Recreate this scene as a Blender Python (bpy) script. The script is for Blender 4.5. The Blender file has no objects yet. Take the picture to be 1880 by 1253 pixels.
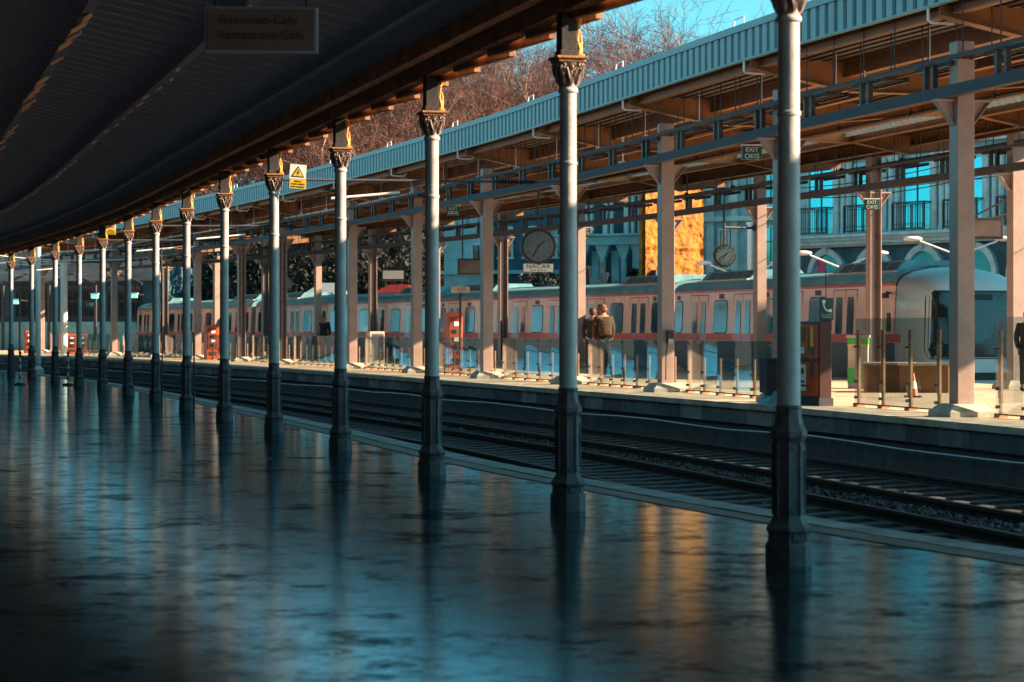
import bpy, bmesh, math, random
from mathutils import Vector, Matrix, noise
from mathutils.bvhtree import BVHTree
R = math.radians
random.seed(7)
S = bpy.context.scene
COL = S.collection
CZ = 1.6                       # eye height above the old platform
F = 4150.0                     # focal length in photo pixels
HX, HY = 940.0, 606.0          # principal column, horizon row

def P(x, y, Y):
    return Vector(((x - HX) * Y / F, Y, CZ + (HY - y) * Y / F))

# ------------------------------------------------------------------ curves
class Curve:
    def __init__(s, pts):
        s.p = sorted(pts)
        n = len(s.p); s.m = []
        for i in range(n):
            a = s.p[max(0, i-1)]; b = s.p[min(n-1, i+1)]
            s.m.append((b[1]-a[1])/(b[0]-a[0]))
    def x(s, Y):
        p = s.p
        if Y <= p[0][0]: return p[0][1] + s.m[0]*(Y-p[0][0])
        if Y >= p[-1][0]: return p[-1][1] + s.m[-1]*(Y-p[-1][0])
        for i in range(len(p)-1):
            if p[i][0] <= Y <= p[i+1][0]:
                h = p[i+1][0]-p[i][0]; t = (Y-p[i][0])/h
                return ((2*t**3-3*t*t+1)*p[i][1] + (t**3-2*t*t+t)*h*s.m[i]
                        + (-2*t**3+3*t*t)*p[i+1][1] + (t**3-t*t)*h*s.m[i+1])
    def slope(s, Y): return (s.x(Y+.5)-s.x(Y-.5))
    def tan(s, Y):
        v = Vector((s.slope(Y), 1.0, 0)); v.normalize(); return v
    def nor(s, Y):
        t = s.tan(Y); return Vector((t.y, -t.x, 0))
    def pt(s, Y, d=0, z=0):
        v = Vector((s.x(Y), Y, 0)) + s.nor(Y)*d; v.z = z; return v
    def ang(s, Y):             # rotation about z that turns local +Y along the curve
        t = s.tan(Y); return math.atan2(-t.x, t.y)
    def walk(s, Y0, Y1, step): # Y values spaced by arc length
        out = [Y0]; Y = Y0
        while True:
            Y += step / math.hypot(1, s.slope(Y + step*.4))
            if Y > Y1: return out
            out.append(Y)

CN = Curve([(-25,15),(5,5.1),(15.4,1.885),(20,.496),(25,-.886),(30,-2.277),(35,-3.686),(40,-5.09),(45,-6.48),(50,-7.88),
            (55,-9.34),(60,-10.87),(65,-12.45),(70,-14.15),(75,-15.94),(80,-17.73),(85,-19.9),(105,-29.4),(135,-44)])
CNE = Curve([(-25,24),(5,8.9),(16.35,3.70),(19.08,2.6),(24.2,.80),(28.1,-.42),(36.3,-2.62),(42.3,-4.3),(55,-7.95),
             (65,-11.05),(75,-14.5),(85,-18.4),(106,-28),(135,-42)])
CE = Curve([(-25,18.5),(0,12.2),(10,9.9),(26.5,6.0),(34.66,3.85),(49.3,-.85),(60,-4.4),(72.3,-8.9),(85,-14.4),(106,-24.2),(135,-38.5)])
CF = Curve([(-25,21),(0,13.4),(15,9.8),(29.2,5.72),(35.06,3.885),(44.4,1.34),(51.3,-.55),(63.9,-4.62),(76.8,-9.25),(93.4,-15.9),(111,-23.0),(135,-34)])
CT = Curve([(30,15.7),(52.6,8.94),(66.5,4.5),(78,.2),(87,-3.8),(97,-8.6),(106,-13.1),(123,-20.8),(140,-29)])

# ------------------------------------------------------------------ materials
def nodes(m):
    m.use_nodes = True
    nt = m.node_tree
    return nt, nt.nodes, nt.links, nt.nodes['Principled BSDF']

def mat(name, col, rough=.6, metal=0., var=.12, scale=3., bump=0., bscale=None, spec=.5, stretch=None, col2=None, emit=None, trans=0., coat=0.):
    m = bpy.data.materials.new(name)
    nt, N, L, b = nodes(m)
    b.inputs['Roughness'].default_value = rough
    b.inputs['Metallic'].default_value = metal
    b.inputs['Specular IOR Level'].default_value = spec
    if coat: b.inputs['Coat Weight'].default_value = coat; b.inputs['Coat Roughness'].default_value = .08
    if trans: b.inputs['Transmission Weight'].default_value = trans
    tc = N.new('ShaderNodeTexCoord'); mp = N.new('ShaderNodeMapping')
    L.new(tc.outputs['Object'], mp.inputs['Vector'])
    if stretch: mp.inputs['Scale'].default_value = stretch
    nz = N.new('ShaderNodeTexNoise'); nz.inputs['Scale'].default_value = scale
    nz.inputs['Detail'].default_value = 5; nz.inputs['Roughness'].default_value = .65
    L.new(mp.outputs['Vector'], nz.inputs['Vector'])
    rp = N.new('ShaderNodeValToRGB')
    c = Vector(col[:3]); c2 = Vector(col2) if col2 else c*(1-var*2.2)
    rp.color_ramp.elements[0].position = .35; rp.color_ramp.elements[1].position = .65
    rp.color_ramp.elements[0].color = (*[max(0, v) for v in c2], 1)
    rp.color_ramp.elements[1].color = (*[min(1, v*(1+var*.5)) for v in c], 1)
    L.new(nz.outputs['Fac'], rp.inputs['Fac']); L.new(rp.outputs['Color'], b.inputs['Base Color'])
    rr = N.new('ShaderNodeMapRange'); rr.inputs['To Min'].default_value = max(.02, rough-.1); rr.inputs['To Max'].default_value = min(1, rough+.12)
    L.new(nz.outputs['Fac'], rr.inputs['Value']); L.new(rr.outputs['Result'], b.inputs['Roughness'])
    if bump:
        n2 = N.new('ShaderNodeTexNoise'); n2.inputs['Scale'].default_value = bscale or scale*6
        n2.inputs['Detail'].default_value = 6
        L.new(mp.outputs['Vector'], n2.inputs['Vector'])
        bp = N.new('ShaderNodeBump'); bp.inputs['Strength'].default_value = bump; bp.inputs['Distance'].default_value = .02
        L.new(n2.outputs['Fac'], bp.inputs['Height']); L.new(bp.outputs['Normal'], b.inputs['Normal'])
    if emit:
        b.inputs['Emission Color'].default_value = (*emit[:3], 1); b.inputs['Emission Strength'].default_value = emit[3]
    return m

# ------------------------------------------------------------------ mesh builder
class MB:
    def __init__(s): s.bm = bmesh.new()
    def face(s, vs):
        try: return s.bm.faces.new(vs)
        except ValueError: return None
    def box(s, c, size, rz=0., rot=None, bevel=0., mi=0):
        c = Vector(c); h = Vector(size)*.5
        M = rot if rot is not None else Matrix.Rotation(rz, 3, 'Z')
        v = [s.bm.verts.new(c + M @ Vector((x*h.x, y*h.y, z*h.z))) for z in (-1,1) for y in (-1,1) for x in (-1,1)]
        fs = []
        for q in ((0,2,3,1),(4,5,7,6),(0,1,5,4),(2,6,7,3),(0,4,6,2),(1,3,7,5)):
            f = s.face([v[i] for i in q]); f.material_index = mi; fs.append(f)
        if bevel:
            es = list({e for f in fs for e in f.edges})
            bmesh.ops.bevel(s.bm, geom=es, offset=bevel, segments=2, affect='EDGES', profile=.5)
        return s
    def beam(s, a, b, w, h, mi=0):   # box between two points, w across, h vertical
        a = Vector(a); b = Vector(b); d = b-a; L = d.length
        if L < 1e-6: return s
        y = d/L; up = Vector((0,0,1))
        if abs(y.z) > .98: up = Vector((0,1,0))
        x = y.cross(up).normalized(); z = x.cross(y)
        M = Matrix((x, y, z)).transposed()
        return s.box((a+b)/2, (w, L, h), rot=M, mi=mi)
    def tube(s, pts, r, n=8, cap=True, mi=0):
        pts = [Vector(p) for p in pts]
        rs = r if isinstance(r, (list, tuple)) else [r]*len(pts)
        rings = []; prev = None
        for i, p in enumerate(pts):
            t = (pts[min(i+1, len(pts)-1)] - pts[max(i-1, 0)])
            if t.length < 1e-9: t = Vector((0,0,1))
            t.normalize()
            if prev is None:
                u = t.cross(Vector((0,0,1)))
                if u.length < .05: u = t.cross(Vector((0,1,0)))
            else: u = prev - t*prev.dot(t)
            u.normalize(); prev = u; w = t.cross(u)
            rings.append([s.bm.verts.new(p + (u*math.cos(k*2*math.pi/n) + w*math.sin(k*2*math.pi/n))*rs[i]) for k in range(n)])
        for a, b in zip(rings, rings[1:]):
            for k in range(n):
                f = s.face((a[k], a[(k+1)%n], b[(k+1)%n], b[k]))
                if f: f.material_index = mi
        if cap:
            for rg in (list(reversed(rings[0])), rings[-1]):
                f = s.face(rg)
                if f: f.material_index = mi
        return s
    def lathe(s, prof, n=24, c=(0,0,0), axis='Z', ph=0., mi=0, sq=0.):
        c = Vector(c); rings = []
        for r, z in prof:
            ring = []
            for k in range(n):
                a = ph + k*2*math.pi/n
                p = Vector((r*math.cos(a), r*math.sin(a), z))
                if axis == 'X': p = Vector((p.z, p.x, p.y))
                if axis == 'Y': p = Vector((p.x, p.z, p.y))
                ring.append(s.bm.verts.new(c+p))
            rings.append(ring)
        for a, b in zip(rings, rings[1:]):
            for k in range(n):
                f = s.face((a[k], a[(k+1)%n], b[(k+1)%n], b[k]))
                if f: f.material_index = mi
        for rg in (list(reversed(rings[0])), rings[-1]):
            f = s.face(rg)
            if f: f.material_index = mi
        return s
    def prism(s, poly, axis, a, b, mi=0, M=None):  # polygon in the two other axes extruded along axis
        def mk(t, u, v):
            p = Vector({'X': (t,u,v), 'Y': (u,t,v), 'Z': (u,v,t)}[axis])
            return M @ p if M is not None else p
        A = [s.bm.verts.new(mk(a,u,v)) for u, v in poly]; B = [s.bm.verts.new(mk(b,u,v)) for u, v in poly]
        n = len(poly)
        fs = [s.face(list(reversed(A))), s.face(B)]
        for k in range(n): fs.append(s.face((A[k], A[(k+1)%n], B[(k+1)%n], B[k])))
        for f in fs:
            if f: f.material_index = mi
        return s
    def sweep(s, curve, prof, Y0, Y1, step=2., mi=0, closed=True):   # prof: (offset to the right, z)
        n = max(1, int((Y1-Y0)/step)); rings = []
        for i in range(n+1):
            Y = Y0 + (Y1-Y0)*i/n
            rings.append([s.bm.verts.new(curve.pt(Y, u, z)) for u, z in prof])
        m = len(prof)
        for a, b in zip(rings, rings[1:]):
            for k in range(m if closed else m-1):
                f = s.face((a[k], b[k], b[(k+1)%m], a[(k+1)%m]))
                if f: f.material_index = mi
        if closed:
            s.face(rings[0]); s.face(list(reversed(rings[-1])))
        return s
    def sphere(s, c, r, seg=12, rings=8, sc=(1,1,1)):
        m = Matrix.Translation(Vector(c)) @ Matrix.Diagonal((r*sc[0], r*sc[1], r*sc[2], 1))
        bmesh.ops.create_uvsphere(s.bm, u_segments=seg, v_segments=rings, radius=1, matrix=m)
        return s
    def build(s, name, m, parent=None, smooth=False, angle=None):
        me = bpy.data.meshes.new(name)
        bmesh.ops.recalc_face_normals(s.bm, faces=s.bm.faces)
        s.bm.to_mesh(me); s.bm.free()
        for mm in (m if isinstance(m, (list, tuple)) else [m]): me.materials.append(mm)
        if smooth:
            me.polygons.foreach_set('use_smooth', [True]*len(me.polygons))
            try: me.set_sharp_from_angle(angle=R(angle or 40))
            except Exception: pass
        o = bpy.data.objects.new(name, me); COL.objects.link(o)
        if parent: o.parent = parent
        return o

def tag(o, label=None, cat=None, group=None, kind=None):
    if label: o['label'] = label
    if cat: o['category'] = cat
    if group: o['group'] = group
    if kind: o['kind'] = kind
    return o

def thing(name, label, cat, loc=(0,0,0), rz=0., group=None):
    o = bpy.data.objects.new(name, None); COL.objects.link(o)
    o.empty_display_size = .2
    o.location = loc; o.rotation_euler = (0, 0, rz)
    return tag(o, label, cat, group)

def dup(o, loc=None, rz=None, label=None, group=None, scale=None):
    def rec(a, par):
        c = a.copy(); COL.objects.link(c)
        if par: c.parent = par
        for ch in list(a.children): rec(ch, c)
        return c
    r = rec(o, None)
    if loc is not None: r.location = loc
    if rz is not None: r.rotation_euler = (0, 0, rz)
    if label: r['label'] = label
    if group: r['group'] = group
    if scale: r.scale = (scale,)*3 if not isinstance(scale, tuple) else scale
    return r

def text(body, size, m, parent, loc, rz=0., name='lettering', ext=.004, align='CENTER', sx=1.):
    cu = bpy.data.curves.new(name, 'FONT'); cu.body = body; cu.size = size
    cu.align_x = align; cu.align_y = 'CENTER'; cu.extrude = ext; cu.resolution_u = 3
    o = bpy.data.objects.new(name, cu)
    COL.objects.link(o)
    dg = bpy.context.evaluated_depsgraph_get()
    me = bpy.data.meshes.new_from_object(o.evaluated_get(dg))
    bpy.data.objects.remove(o); bpy.data.curves.remove(cu)
    me.materials.clear(); me.materials.append(m)
    q = bpy.data.objects.new(name, me); COL.objects.link(q)
    q.rotation_euler = (R(90), 0, rz); q.location = loc; q.scale = (sx, 1, 1)
    if parent: q.parent = parent
    return q

ORD = ['nearest','second','third','fourth','fifth','sixth','seventh','eighth','ninth','tenth','eleventh','twelfth','thirteenth','fourteenth',
       'fifteenth','sixteenth','seventeenth','eighteenth','nineteenth','twentieth','twenty-first','twenty-second']

# ------------------------------------------------------------------ palette
M = {}
def trans_mat(name, col):
    m = bpy.data.materials.new(name); m.use_nodes = True; nt = m.node_tree; N = nt.nodes; N.remove(N['Principled BSDF'])
    d = N.new('ShaderNodeBsdfDiffuse'); t = N.new('ShaderNodeBsdfTranslucent'); x = N.new('ShaderNodeMixShader'); x.inputs[0].default_value = .65
    for q in (d, t): q.inputs['Color'].default_value = (*col, 1)
    nt.links.new(d.outputs[0], x.inputs[1]); nt.links.new(t.outputs[0], x.inputs[2]); nt.links.new(x.outputs[0], N['Material Output'].inputs['Surface']); return m
M['roof_dark'] = mat('grey blue roof boards', (.26,.34,.52), .9, var=.06, scale=2., stretch=(6,.6,1), bump=.1, bscale=8)
M['wood'] = mat('brown painted timber', (.36,.165,.07), .7, var=.3, scale=4., bump=.3)
M['wood_dark'] = mat('dark timber', (.03,.028,.032), .75, var=.3, scale=4., bump=.3)
M['iron_dark'] = mat('dark iron paint', (.10,.078,.085), .5, var=.3, scale=7., bump=.35, bscale=30)
M['iron_light'] = mat('pale grey column paint', (.43,.42,.42), .45, var=.10, scale=5., bump=.15, bscale=25)
M['capital'] = mat('worn capital paint', (.34,.24,.20), .55, var=.35, scale=16., bump=.3, col2=(.07,.06,.065))
M['ochre'] = mat('ochre rusty paint', (.66,.30,.045), .4, var=.25, scale=14., bump=.3, col2=(.42,.15,.02))
M['stone_edge'] = mat('edge stone', (.27,.27,.28), .6, var=.3, scale=2.2, bump=.3)
M['concrete'] = mat('pale concrete', (.55,.47,.40), .8, var=.18, scale=3., bump=.3)
M['paving'] = mat('platform paving', (.68,.50,.36), .75, var=.15, scale=2.5, bump=.2)
M['panel_a'] = mat('wall panel grey', (.20,.20,.22), .75, var=.2, scale=3., bump=.3)
M['panel_b'] = mat('wall panel dark', (.11,.115,.13), .75, var=.2, scale=3., bump=.3)
M['panel_c'] = mat('wall panel pale', (.33,.32,.33), .75, var=.2, scale=3., bump=.3)
M['ballast'] = mat('ballast stone', (.035,.042,.055), .9, var=.45, scale=9., bump=1., bscale=22)
M['gravel'] = mat('pale ballast chips', (.13,.14,.16), .8, var=.5, scale=14.)
M['stone_brown'] = mat('brown edge tile', (.20,.13,.10), .6, var=.3, scale=3., bump=.3)
M['sleeper'] = mat('concrete sleeper', (.075,.085,.10), .8, var=.25, scale=5., bump=.3)
M['rail'] = mat('rail steel', (.045,.043,.045), .6, metal=.2, var=.3, scale=5.)
M['steel_beige'] = mat('beige steel paint', (.36,.265,.235), .5, var=.10, scale=2.5, bump=.08)
M['steel_ochre'] = mat('ochre steel paint', (.27,.12,.042), .55, var=.14, scale=2., bump=.1)
M['plate'] = mat('tan roof glint', (.95,.62,.42), .8, var=.1, scale=6.)
M['fascia'] = mat('teal sheet metal', (.17,.31,.33), .45, var=.10, scale=1.2, bump=.05)
M['fascia_white'] = trans_mat('translucent white sheet', (.85,.95,.92))
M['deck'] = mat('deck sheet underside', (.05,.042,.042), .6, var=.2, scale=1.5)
M['grey_steel'] = mat('galvanised steel', (.06,.06,.075), .75, metal=.0, var=.15, scale=4.)
M['post_brown'] = mat('brown post', (.36,.19,.10), .6, var=.15, scale=4.)
M['black'] = mat('black steel', (.03,.03,.035), .5, var=.2, scale=6.)
M['white_paint'] = mat('white paint', (.78,.78,.76), .4, var=.05, scale=4.)
M['sign_green'] = mat('green sign face', (.015,.10,.085), .4, var=.05, scale=4.)
M['sign_white'] = mat('white sign face', (.78,.85,.82), .4, var=.04, scale=4.)
M['sign_yellow'] = mat('yellow sign face', (.85,.52,.03), .4, var=.05, scale=4.)
M['train_white'] = mat('train side warm bounce', (.95,.53,.39), .32, var=.05, scale=.8, coat=.3)  # white side with warm bounce light put into its colour
M['train_red'] = mat('train red stripe', (.70,.05,.02), .35, var=.06, scale=1., coat=.3)
M['train_roof'] = mat('train roof grey', (.15,.36,.42), .5, var=.15, scale=1.5, bump=.15)
M['train_skirt'] = mat('train skirt navy', (.05,.085,.12), .4, var=.15, scale=1.)
M['train_dark'] = mat('train dark trim', (.03,.035,.04), .4, var=.15, scale=3.)
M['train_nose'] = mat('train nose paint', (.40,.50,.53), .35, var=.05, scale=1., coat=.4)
M['pane'] = mat('dark window glass', (.02,.035,.04), .06, var=.1, scale=.8, spec=1., bump=.12, bscale=1.6)
M['pane_teal'] = mat('sky tinted window glass', (.03,.55,.60), .08, metal=.55, var=.1, scale=.6, spec=1.)  # sky reflection put into the teal pane colour
M['red_box'] = mat('orange red enamel', (.62,.09,.02), .4, var=.12, scale=3.)
M['red_dark'] = mat('dark red enamel', (.20,.04,.03), .45, var=.15, scale=3.)
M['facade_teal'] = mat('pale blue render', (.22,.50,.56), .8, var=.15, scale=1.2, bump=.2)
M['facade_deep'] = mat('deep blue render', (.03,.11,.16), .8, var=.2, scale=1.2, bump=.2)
M['facade_trim'] = mat('facade trim', (.42,.62,.64), .7, var=.12, scale=2., bump=.15)
M['facade_grey'] = mat('grey render', (.30,.29,.30), .8, var=.2, scale=.8, bump=.2)
M['skin'] = mat('skin', (.42,.24,.17), .6, var=.05, scale=8.)
M['coat_brown'] = mat('brown coat cloth', (.085,.052,.034), .85, var=.25, scale=10., bump=.4)
M['coat_dark'] = mat('dark coat cloth', (.03,.032,.04), .85, var=.25, scale=10., bump=.4)
M['hair'] = mat('brown hair', (.10,.055,.03), .7, var=.3, scale=30.)
M['bag'] = mat('olive bag cloth', (.07,.046,.028), .8, var=.25, scale=12., bump=.4)
M['bark'] = mat('pale bark', (.42,.29,.23), .9, var=.3, scale=3., bump=.4)
M['twig'] = mat('reddish twigs', (.16,.068,.05), .9, var=.3, scale=.6)
M['leaf_dark'] = mat('dark evergreen leaf', (.02,.03,.022), .7, var=.45, scale=.8)
M['leaf_rust'] = mat('rusty leaf', (.32,.16,.07), .8, var=.3, scale=.8)
M['hill'] = mat('hillside scrub', (.06,.03,.028), 1., var=.5, scale=.12, bump=1., bscale=.8)
M['lamp_teal'] = mat('lit lamp lens', (.2,.9,.8), .4, emit=(.2,.9,.8,.35))
M['clock_face'] = mat('clock face', (.09,.15,.19), .4, var=.05, scale=4.)
# ================================================================== floor material (wet, worn, glossy)
def floor_mat():
    m = bpy.data.materials.new('wet worn floor'); m.use_nodes = True
    nt = m.node_tree; N = nt.nodes; L = nt.links; N.remove(N['Principled BSDF']); out = N['Material Output']
    tc = N.new('ShaderNodeTexCoord')
    def noise(sc, det, ro=.6):
        n = N.new('ShaderNodeTexNoise'); n.inputs['Scale'].default_value = sc; n.inputs['Detail'].default_value = det; n.inputs['Roughness'].default_value = ro
        L.new(tc.outputs['Object'], n.inputs['Vector']); return n
    def ramp(src, p0, c0, p1, c1):
        r = N.new('ShaderNodeValToRGB'); e = r.color_ramp.elements
        e[0].position = p0; e[0].color = (*c0, 1); e[1].position = p1; e[1].color = (*c1, 1); L.new(src, r.inputs['Fac']); return r.outputs['Color']
    big = noise(.45, 9, .72); mid = noise(3.2, 15, .86); fine = noise(30., 6, .7); swell = noise(8., 8, .75)
    worn = noise(1.0, 15, .8)
    df = N.new('ShaderNodeBsdfDiffuse'); L.new(ramp(big.outputs['Fac'], .3, (.012,.012,.016), .7, (.05,.036,.03)), df.inputs['Color'])
    gl = N.new('ShaderNodeBsdfGlossy'); gl.inputs['Color'].default_value = (.60,.87,1.,1)  # blue cast of the reflections put into the gloss colour
    L.new(ramp(mid.outputs['Fac'], .36, (.22,.22,.22), .55, (.025,.025,.025)), gl.inputs['Roughness'])
    lw = N.new('ShaderNodeLayerWeight'); lw.inputs['Blend'].default_value = .5
    pw = N.new('ShaderNodeMath'); pw.operation = 'POWER'; pw.inputs[1].default_value = 3.5; L.new(lw.outputs['Facing'], pw.inputs[0])
    dirt = N.new('ShaderNodeMath'); dirt.operation = 'MULTIPLY'; L.new(pw.outputs[0], dirt.inputs[0])
    L.new(ramp(mid.outputs['Fac'], .37, (.2,.2,.2), .52, (.98,.98,.98)), dirt.inputs[1])
    dw = N.new('ShaderNodeMath'); dw.operation = 'MULTIPLY'; L.new(dirt.outputs[0], dw.inputs[0]); L.new(ramp(worn.outputs['Fac'], .41, (.22,.22,.22), .47, (1,1,1)), dw.inputs[1])
    ad = N.new('ShaderNodeMath'); ad.operation = 'MULTIPLY_ADD'; ad.inputs[1].default_value = .10
    L.new(fine.outputs['Fac'], ad.inputs[0]); L.new(swell.outputs['Fac'], ad.inputs[2])
    bp = N.new('ShaderNodeBump'); bp.inputs['Strength'].default_value = 1.; bp.inputs['Distance'].default_value = FLOOR_BUMP
    L.new(ad.outputs[0], bp.inputs['Height']); L.new(bp.outputs['Normal'], gl.inputs['Normal'])
    mx = N.new('ShaderNodeMixShader'); L.new(dw.outputs[0], mx.inputs[0]); L.new(df.outputs[0], mx.inputs[1]); L.new(gl.outputs[0], mx.inputs[2])
    L.new(mx.outputs[0], out.inputs['Surface']); return m
FLOOR_BUMP = .0009
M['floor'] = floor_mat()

def glass_mat(name, tint, gloss, wave=.25, sc=1.2):
    m = bpy.data.materials.new(name); m.use_nodes = True
    nt = m.node_tree; N = nt.nodes; L = nt.links; N.remove(N['Principled BSDF']); out = N['Material Output']
    tr = N.new('ShaderNodeBsdfTransparent'); tr.inputs['Color'].default_value = (*tint, 1)
    gl = N.new('ShaderNodeBsdfGlossy'); gl.inputs['Roughness'].default_value = .015; gl.inputs['Color'].default_value = (.80,.84,.82,1)
    fr = N.new('ShaderNodeLayerWeight'); fr.inputs['Blend'].default_value = .5
    pw = N.new('ShaderNodeMath'); pw.operation = 'POWER'; pw.inputs[1].default_value = 4.; L.new(fr.outputs['Facing'], pw.inputs[0])
    ma = N.new('ShaderNodeMath'); ma.operation = 'MULTIPLY_ADD'; ma.inputs[1].default_value = .85; ma.inputs[2].default_value = gloss; ma.use_clamp = True
    L.new(pw.outputs[0], ma.inputs[0])
    mx = N.new('ShaderNodeMixShader'); L.new(ma.outputs[0], mx.inputs[0]); L.new(tr.outputs[0], mx.inputs[1]); L.new(gl.outputs[0], mx.inputs[2])
    tc = N.new('ShaderNodeTexCoord'); nz = N.new('ShaderNodeTexNoise'); nz.inputs['Scale'].default_value = sc; nz.inputs['Detail'].default_value = 1
    L.new(tc.outputs['Object'], nz.inputs['Vector'])
    bp = N.new('ShaderNodeBump'); bp.inputs['Strength'].default_value = wave; bp.inputs['Distance'].default_value = .05
    L.new(nz.outputs['Fac'], bp.inputs['Height']); L.new(bp.outputs['Normal'], gl.inputs['Normal'])
    L.new(mx.outputs[0], out.inputs['Surface']); return m
M['glass'] = glass_mat('barrier glass', (.80,.90,.92), .12, .07, .8)

# ================================================================== ground, platforms, tracks
def structure(o): o['kind'] = 'structure'; return o
mb = MB()
g = 14
xs = [-420,-200,-120,-80,-50,-30,-15,0,15,30,50,80,120,200,420]; ys = [-60,-20,10,40,70,100,130,170,230,320,500]
vv = {}
def gz(x, y): return -.32 if y < 132 else -.32 + min(1, (y-132)/70)*3
for i, x in enumerate(xs):
    for j, y in enumerate(ys): vv[i,j] = mb.bm.verts.new((x, y, gz(x, y)))
for i in range(len(xs)-1):
    for j in range(len(ys)-1): mb.face((vv[i,j], vv[i+1,j], vv[i+1,j+1], vv[i,j+1]))
structure(mb.build('ground', M['ballast']))

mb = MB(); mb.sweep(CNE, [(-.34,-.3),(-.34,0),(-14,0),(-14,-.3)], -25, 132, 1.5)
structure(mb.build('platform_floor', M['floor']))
mb = MB()
for Y in CNE.walk(-10, 131, 1.2):                          # edge stones of the old platform
    for a, c in (((-.335, -.0), 0),):
        Ya = Y; Yb = Y + 1.188*CNE.tan(Y).y
        p = [CNE.pt(Ya, -.335), CNE.pt(Yb, -.335), CNE.pt(Yb, 0), CNE.pt(Ya, 0)]
        zt = .012 + random.uniform(-.004, .004)
        lo = [mb.bm.verts.new((q.x, q.y, -.30)) for q in p]; hi = [mb.bm.verts.new((q.x, q.y, zt)) for q in p]
        mb.face(hi); mb.face(list(reversed(lo)))
        for k in range(4): mb.face((lo[k], lo[(k+1)%4], hi[(k+1)%4], hi[k]))
structure(mb.build('platform_edge', M['stone_edge']))
mb = MB(); mb.sweep(CNE, [(-.62,-.05),(-.62,.006),(-.36,.006),(-.36,-.05)], -10, 131, 1.5); structure(mb.build('platform_edge_band', M['stone_brown']))

ZF = .45
mb = MB(); mb.sweep(CE, [(.05,-.3),(.05,ZF-.09),(10.0,ZF-.09),(10.0,-.3)], -20, 132, 1.5)
structure(mb.build('platform_slab', M['panel_b']))
mb = MB(); mb.sweep(CE, [(.55,ZF-.08),(.55,ZF),(10.05,ZF),(10.05,ZF-.08)], -20, 132, 1.5)
structure(mb.build('platform_paving', M['paving']))
mb = MB(); mb.sweep(CE, [(-.06,ZF-.085),(-.06,ZF+.002),(.54,ZF+.002),(.54,ZF-.085)], -20, 132, 1.5)
structure(mb.build('platform_coping', M['concrete']))
mb = MB()
for Y in CE.walk(-10, 131, .95):                            # facing panels below the coping
    Yb = Y + .94*CE.tan(Y).y
    p = [CE.pt(Y, -.02), CE.pt(Yb, -.02), CE.pt(Yb, .049), CE.pt(Y, .049)]
    lo = [mb.bm.verts.new((q.x, q.y, .13)) for q in p]; hi = [mb.bm.verts.new((q.x, q.y, ZF-.09)) for q in p]
    mi = random.choice((0,0,1,2))
    for f in (mb.face(hi), mb.face(list(reversed(lo))), *[mb.face((lo[k], lo[(k+1)%4], hi[(k+1)%4], hi[k])) for k in range(4)]):
        f.material_index = mi
structure(mb.build('platform_facing', [M['panel_a'], M['panel_b'], M['panel_c']]))

mb = MB(); pts = []
for i, Y in enumerate(CE.walk(8, 130, 1.6)):
    pts.append(CE.pt(Y, -.05, .04 + .018*math.sin(i*1.3) + random.uniform(-.008,.008)))
mb.tube(pts, .011, 6)
tag(mb.build('signal_cable', M['white_paint'], smooth=True), 'thin pale cable running along the far platform wall above the track', 'cable')

# raised ballast shoulders between the tracks
mb = MB(); mb.sweep(CE, [(-3.15,-.31),(-3.0,-.22),(-2.75,-.22),(-2.6,-.31)], 5, 131, 2)
structure(mb.build('ballast_shoulder', M['ballast']))
def stone_scatter():
    mb = MB(); rnd = random.Random(3)
    for k in range(9000):
        Y = 15 + 45*rnd.random()**1.6; d = rnd.uniform(-3.3, -2.45) if rnd.random() < .65 else rnd.uniform(-5.1, -.25)
        c = CE.pt(Y, d, -.30 + (.09 if -3.1 < d < -2.65 else 0)); r = rnd.uniform(.018,.042)
        v = [mb.bm.verts.new(c + Vector((rnd.uniform(-1,1)*r, rnd.uniform(-1,1)*r, (q%2)*r*rnd.uniform(.6,1.3)))) for q in range(4)]
        for q in ((0,1,2),(0,1,3),(0,2,3),(1,2,3)): mb.face([v[i] for i in q])
    o = mb.build('gravel', M['gravel']); return o
tag(stone_scatter(), 'loose grey ballast stones lying between the two tracks', 'gravel', kind='stuff')

def track(d0, label):
    t = thing('railway_track', label, 'railway track', CE.pt(30, d0, -.3), 0, 'tracks between the two platforms')
    inv = Matrix.Translation(-Vector(t.location))
    for s in (-.75, .75):
        mb = MB(); mb.sweep(CE, [(d0+s-.035,-.13),(d0+s+.035,-.13),(d0+s+.035,-.165),(d0+s+.012,-.18),(d0+s+.012,-.235),(d0+s+.065,-.25),
                                 (d0+s-.065,-.25),(d0+s-.012,-.235),(d0+s-.012,-.18),(d0+s-.035,-.165)], 4, 131, 2)
        bmesh.ops.transform(mb.bm, matrix=inv, verts=mb.bm.verts); mb.build('rail', M['rail'], t)
    proto = None; far = MB()
    for i, Y in enumerate(CE.walk(14, 131, .62)):
        p = CE.pt(Y, d0, -.28)
        if i < 100:
            if proto is None:
                q = MB().prism([(-.95,-.06),(.95,-.06),(.95,.045),(.55,.035),(.3,.02),(-.3,.02),(-.55,.035),(-.95,.045)], 'Y', -.12, .12)
                proto = q.build('sleeper', M['sleeper'], t); o = proto
            else:
                o = proto.copy(); COL.objects.link(o); o.parent = t
            o.location = p - Vector(t.location); o.rotation_euler = (0, 0, CE.ang(Y))
        else:
            far.box(p - Vector(t.location), (1.9,.24,.1), rz=CE.ang(Y))
    tag(far.build('far_sleepers', M['sleeper'], t), kind='stuff')
track(-1.65, 'railway track with pale concrete sleepers, the one beside the far platform wall')
track(-4.15, 'railway track half hidden below the old platform edge, nearer of the two')

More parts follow.
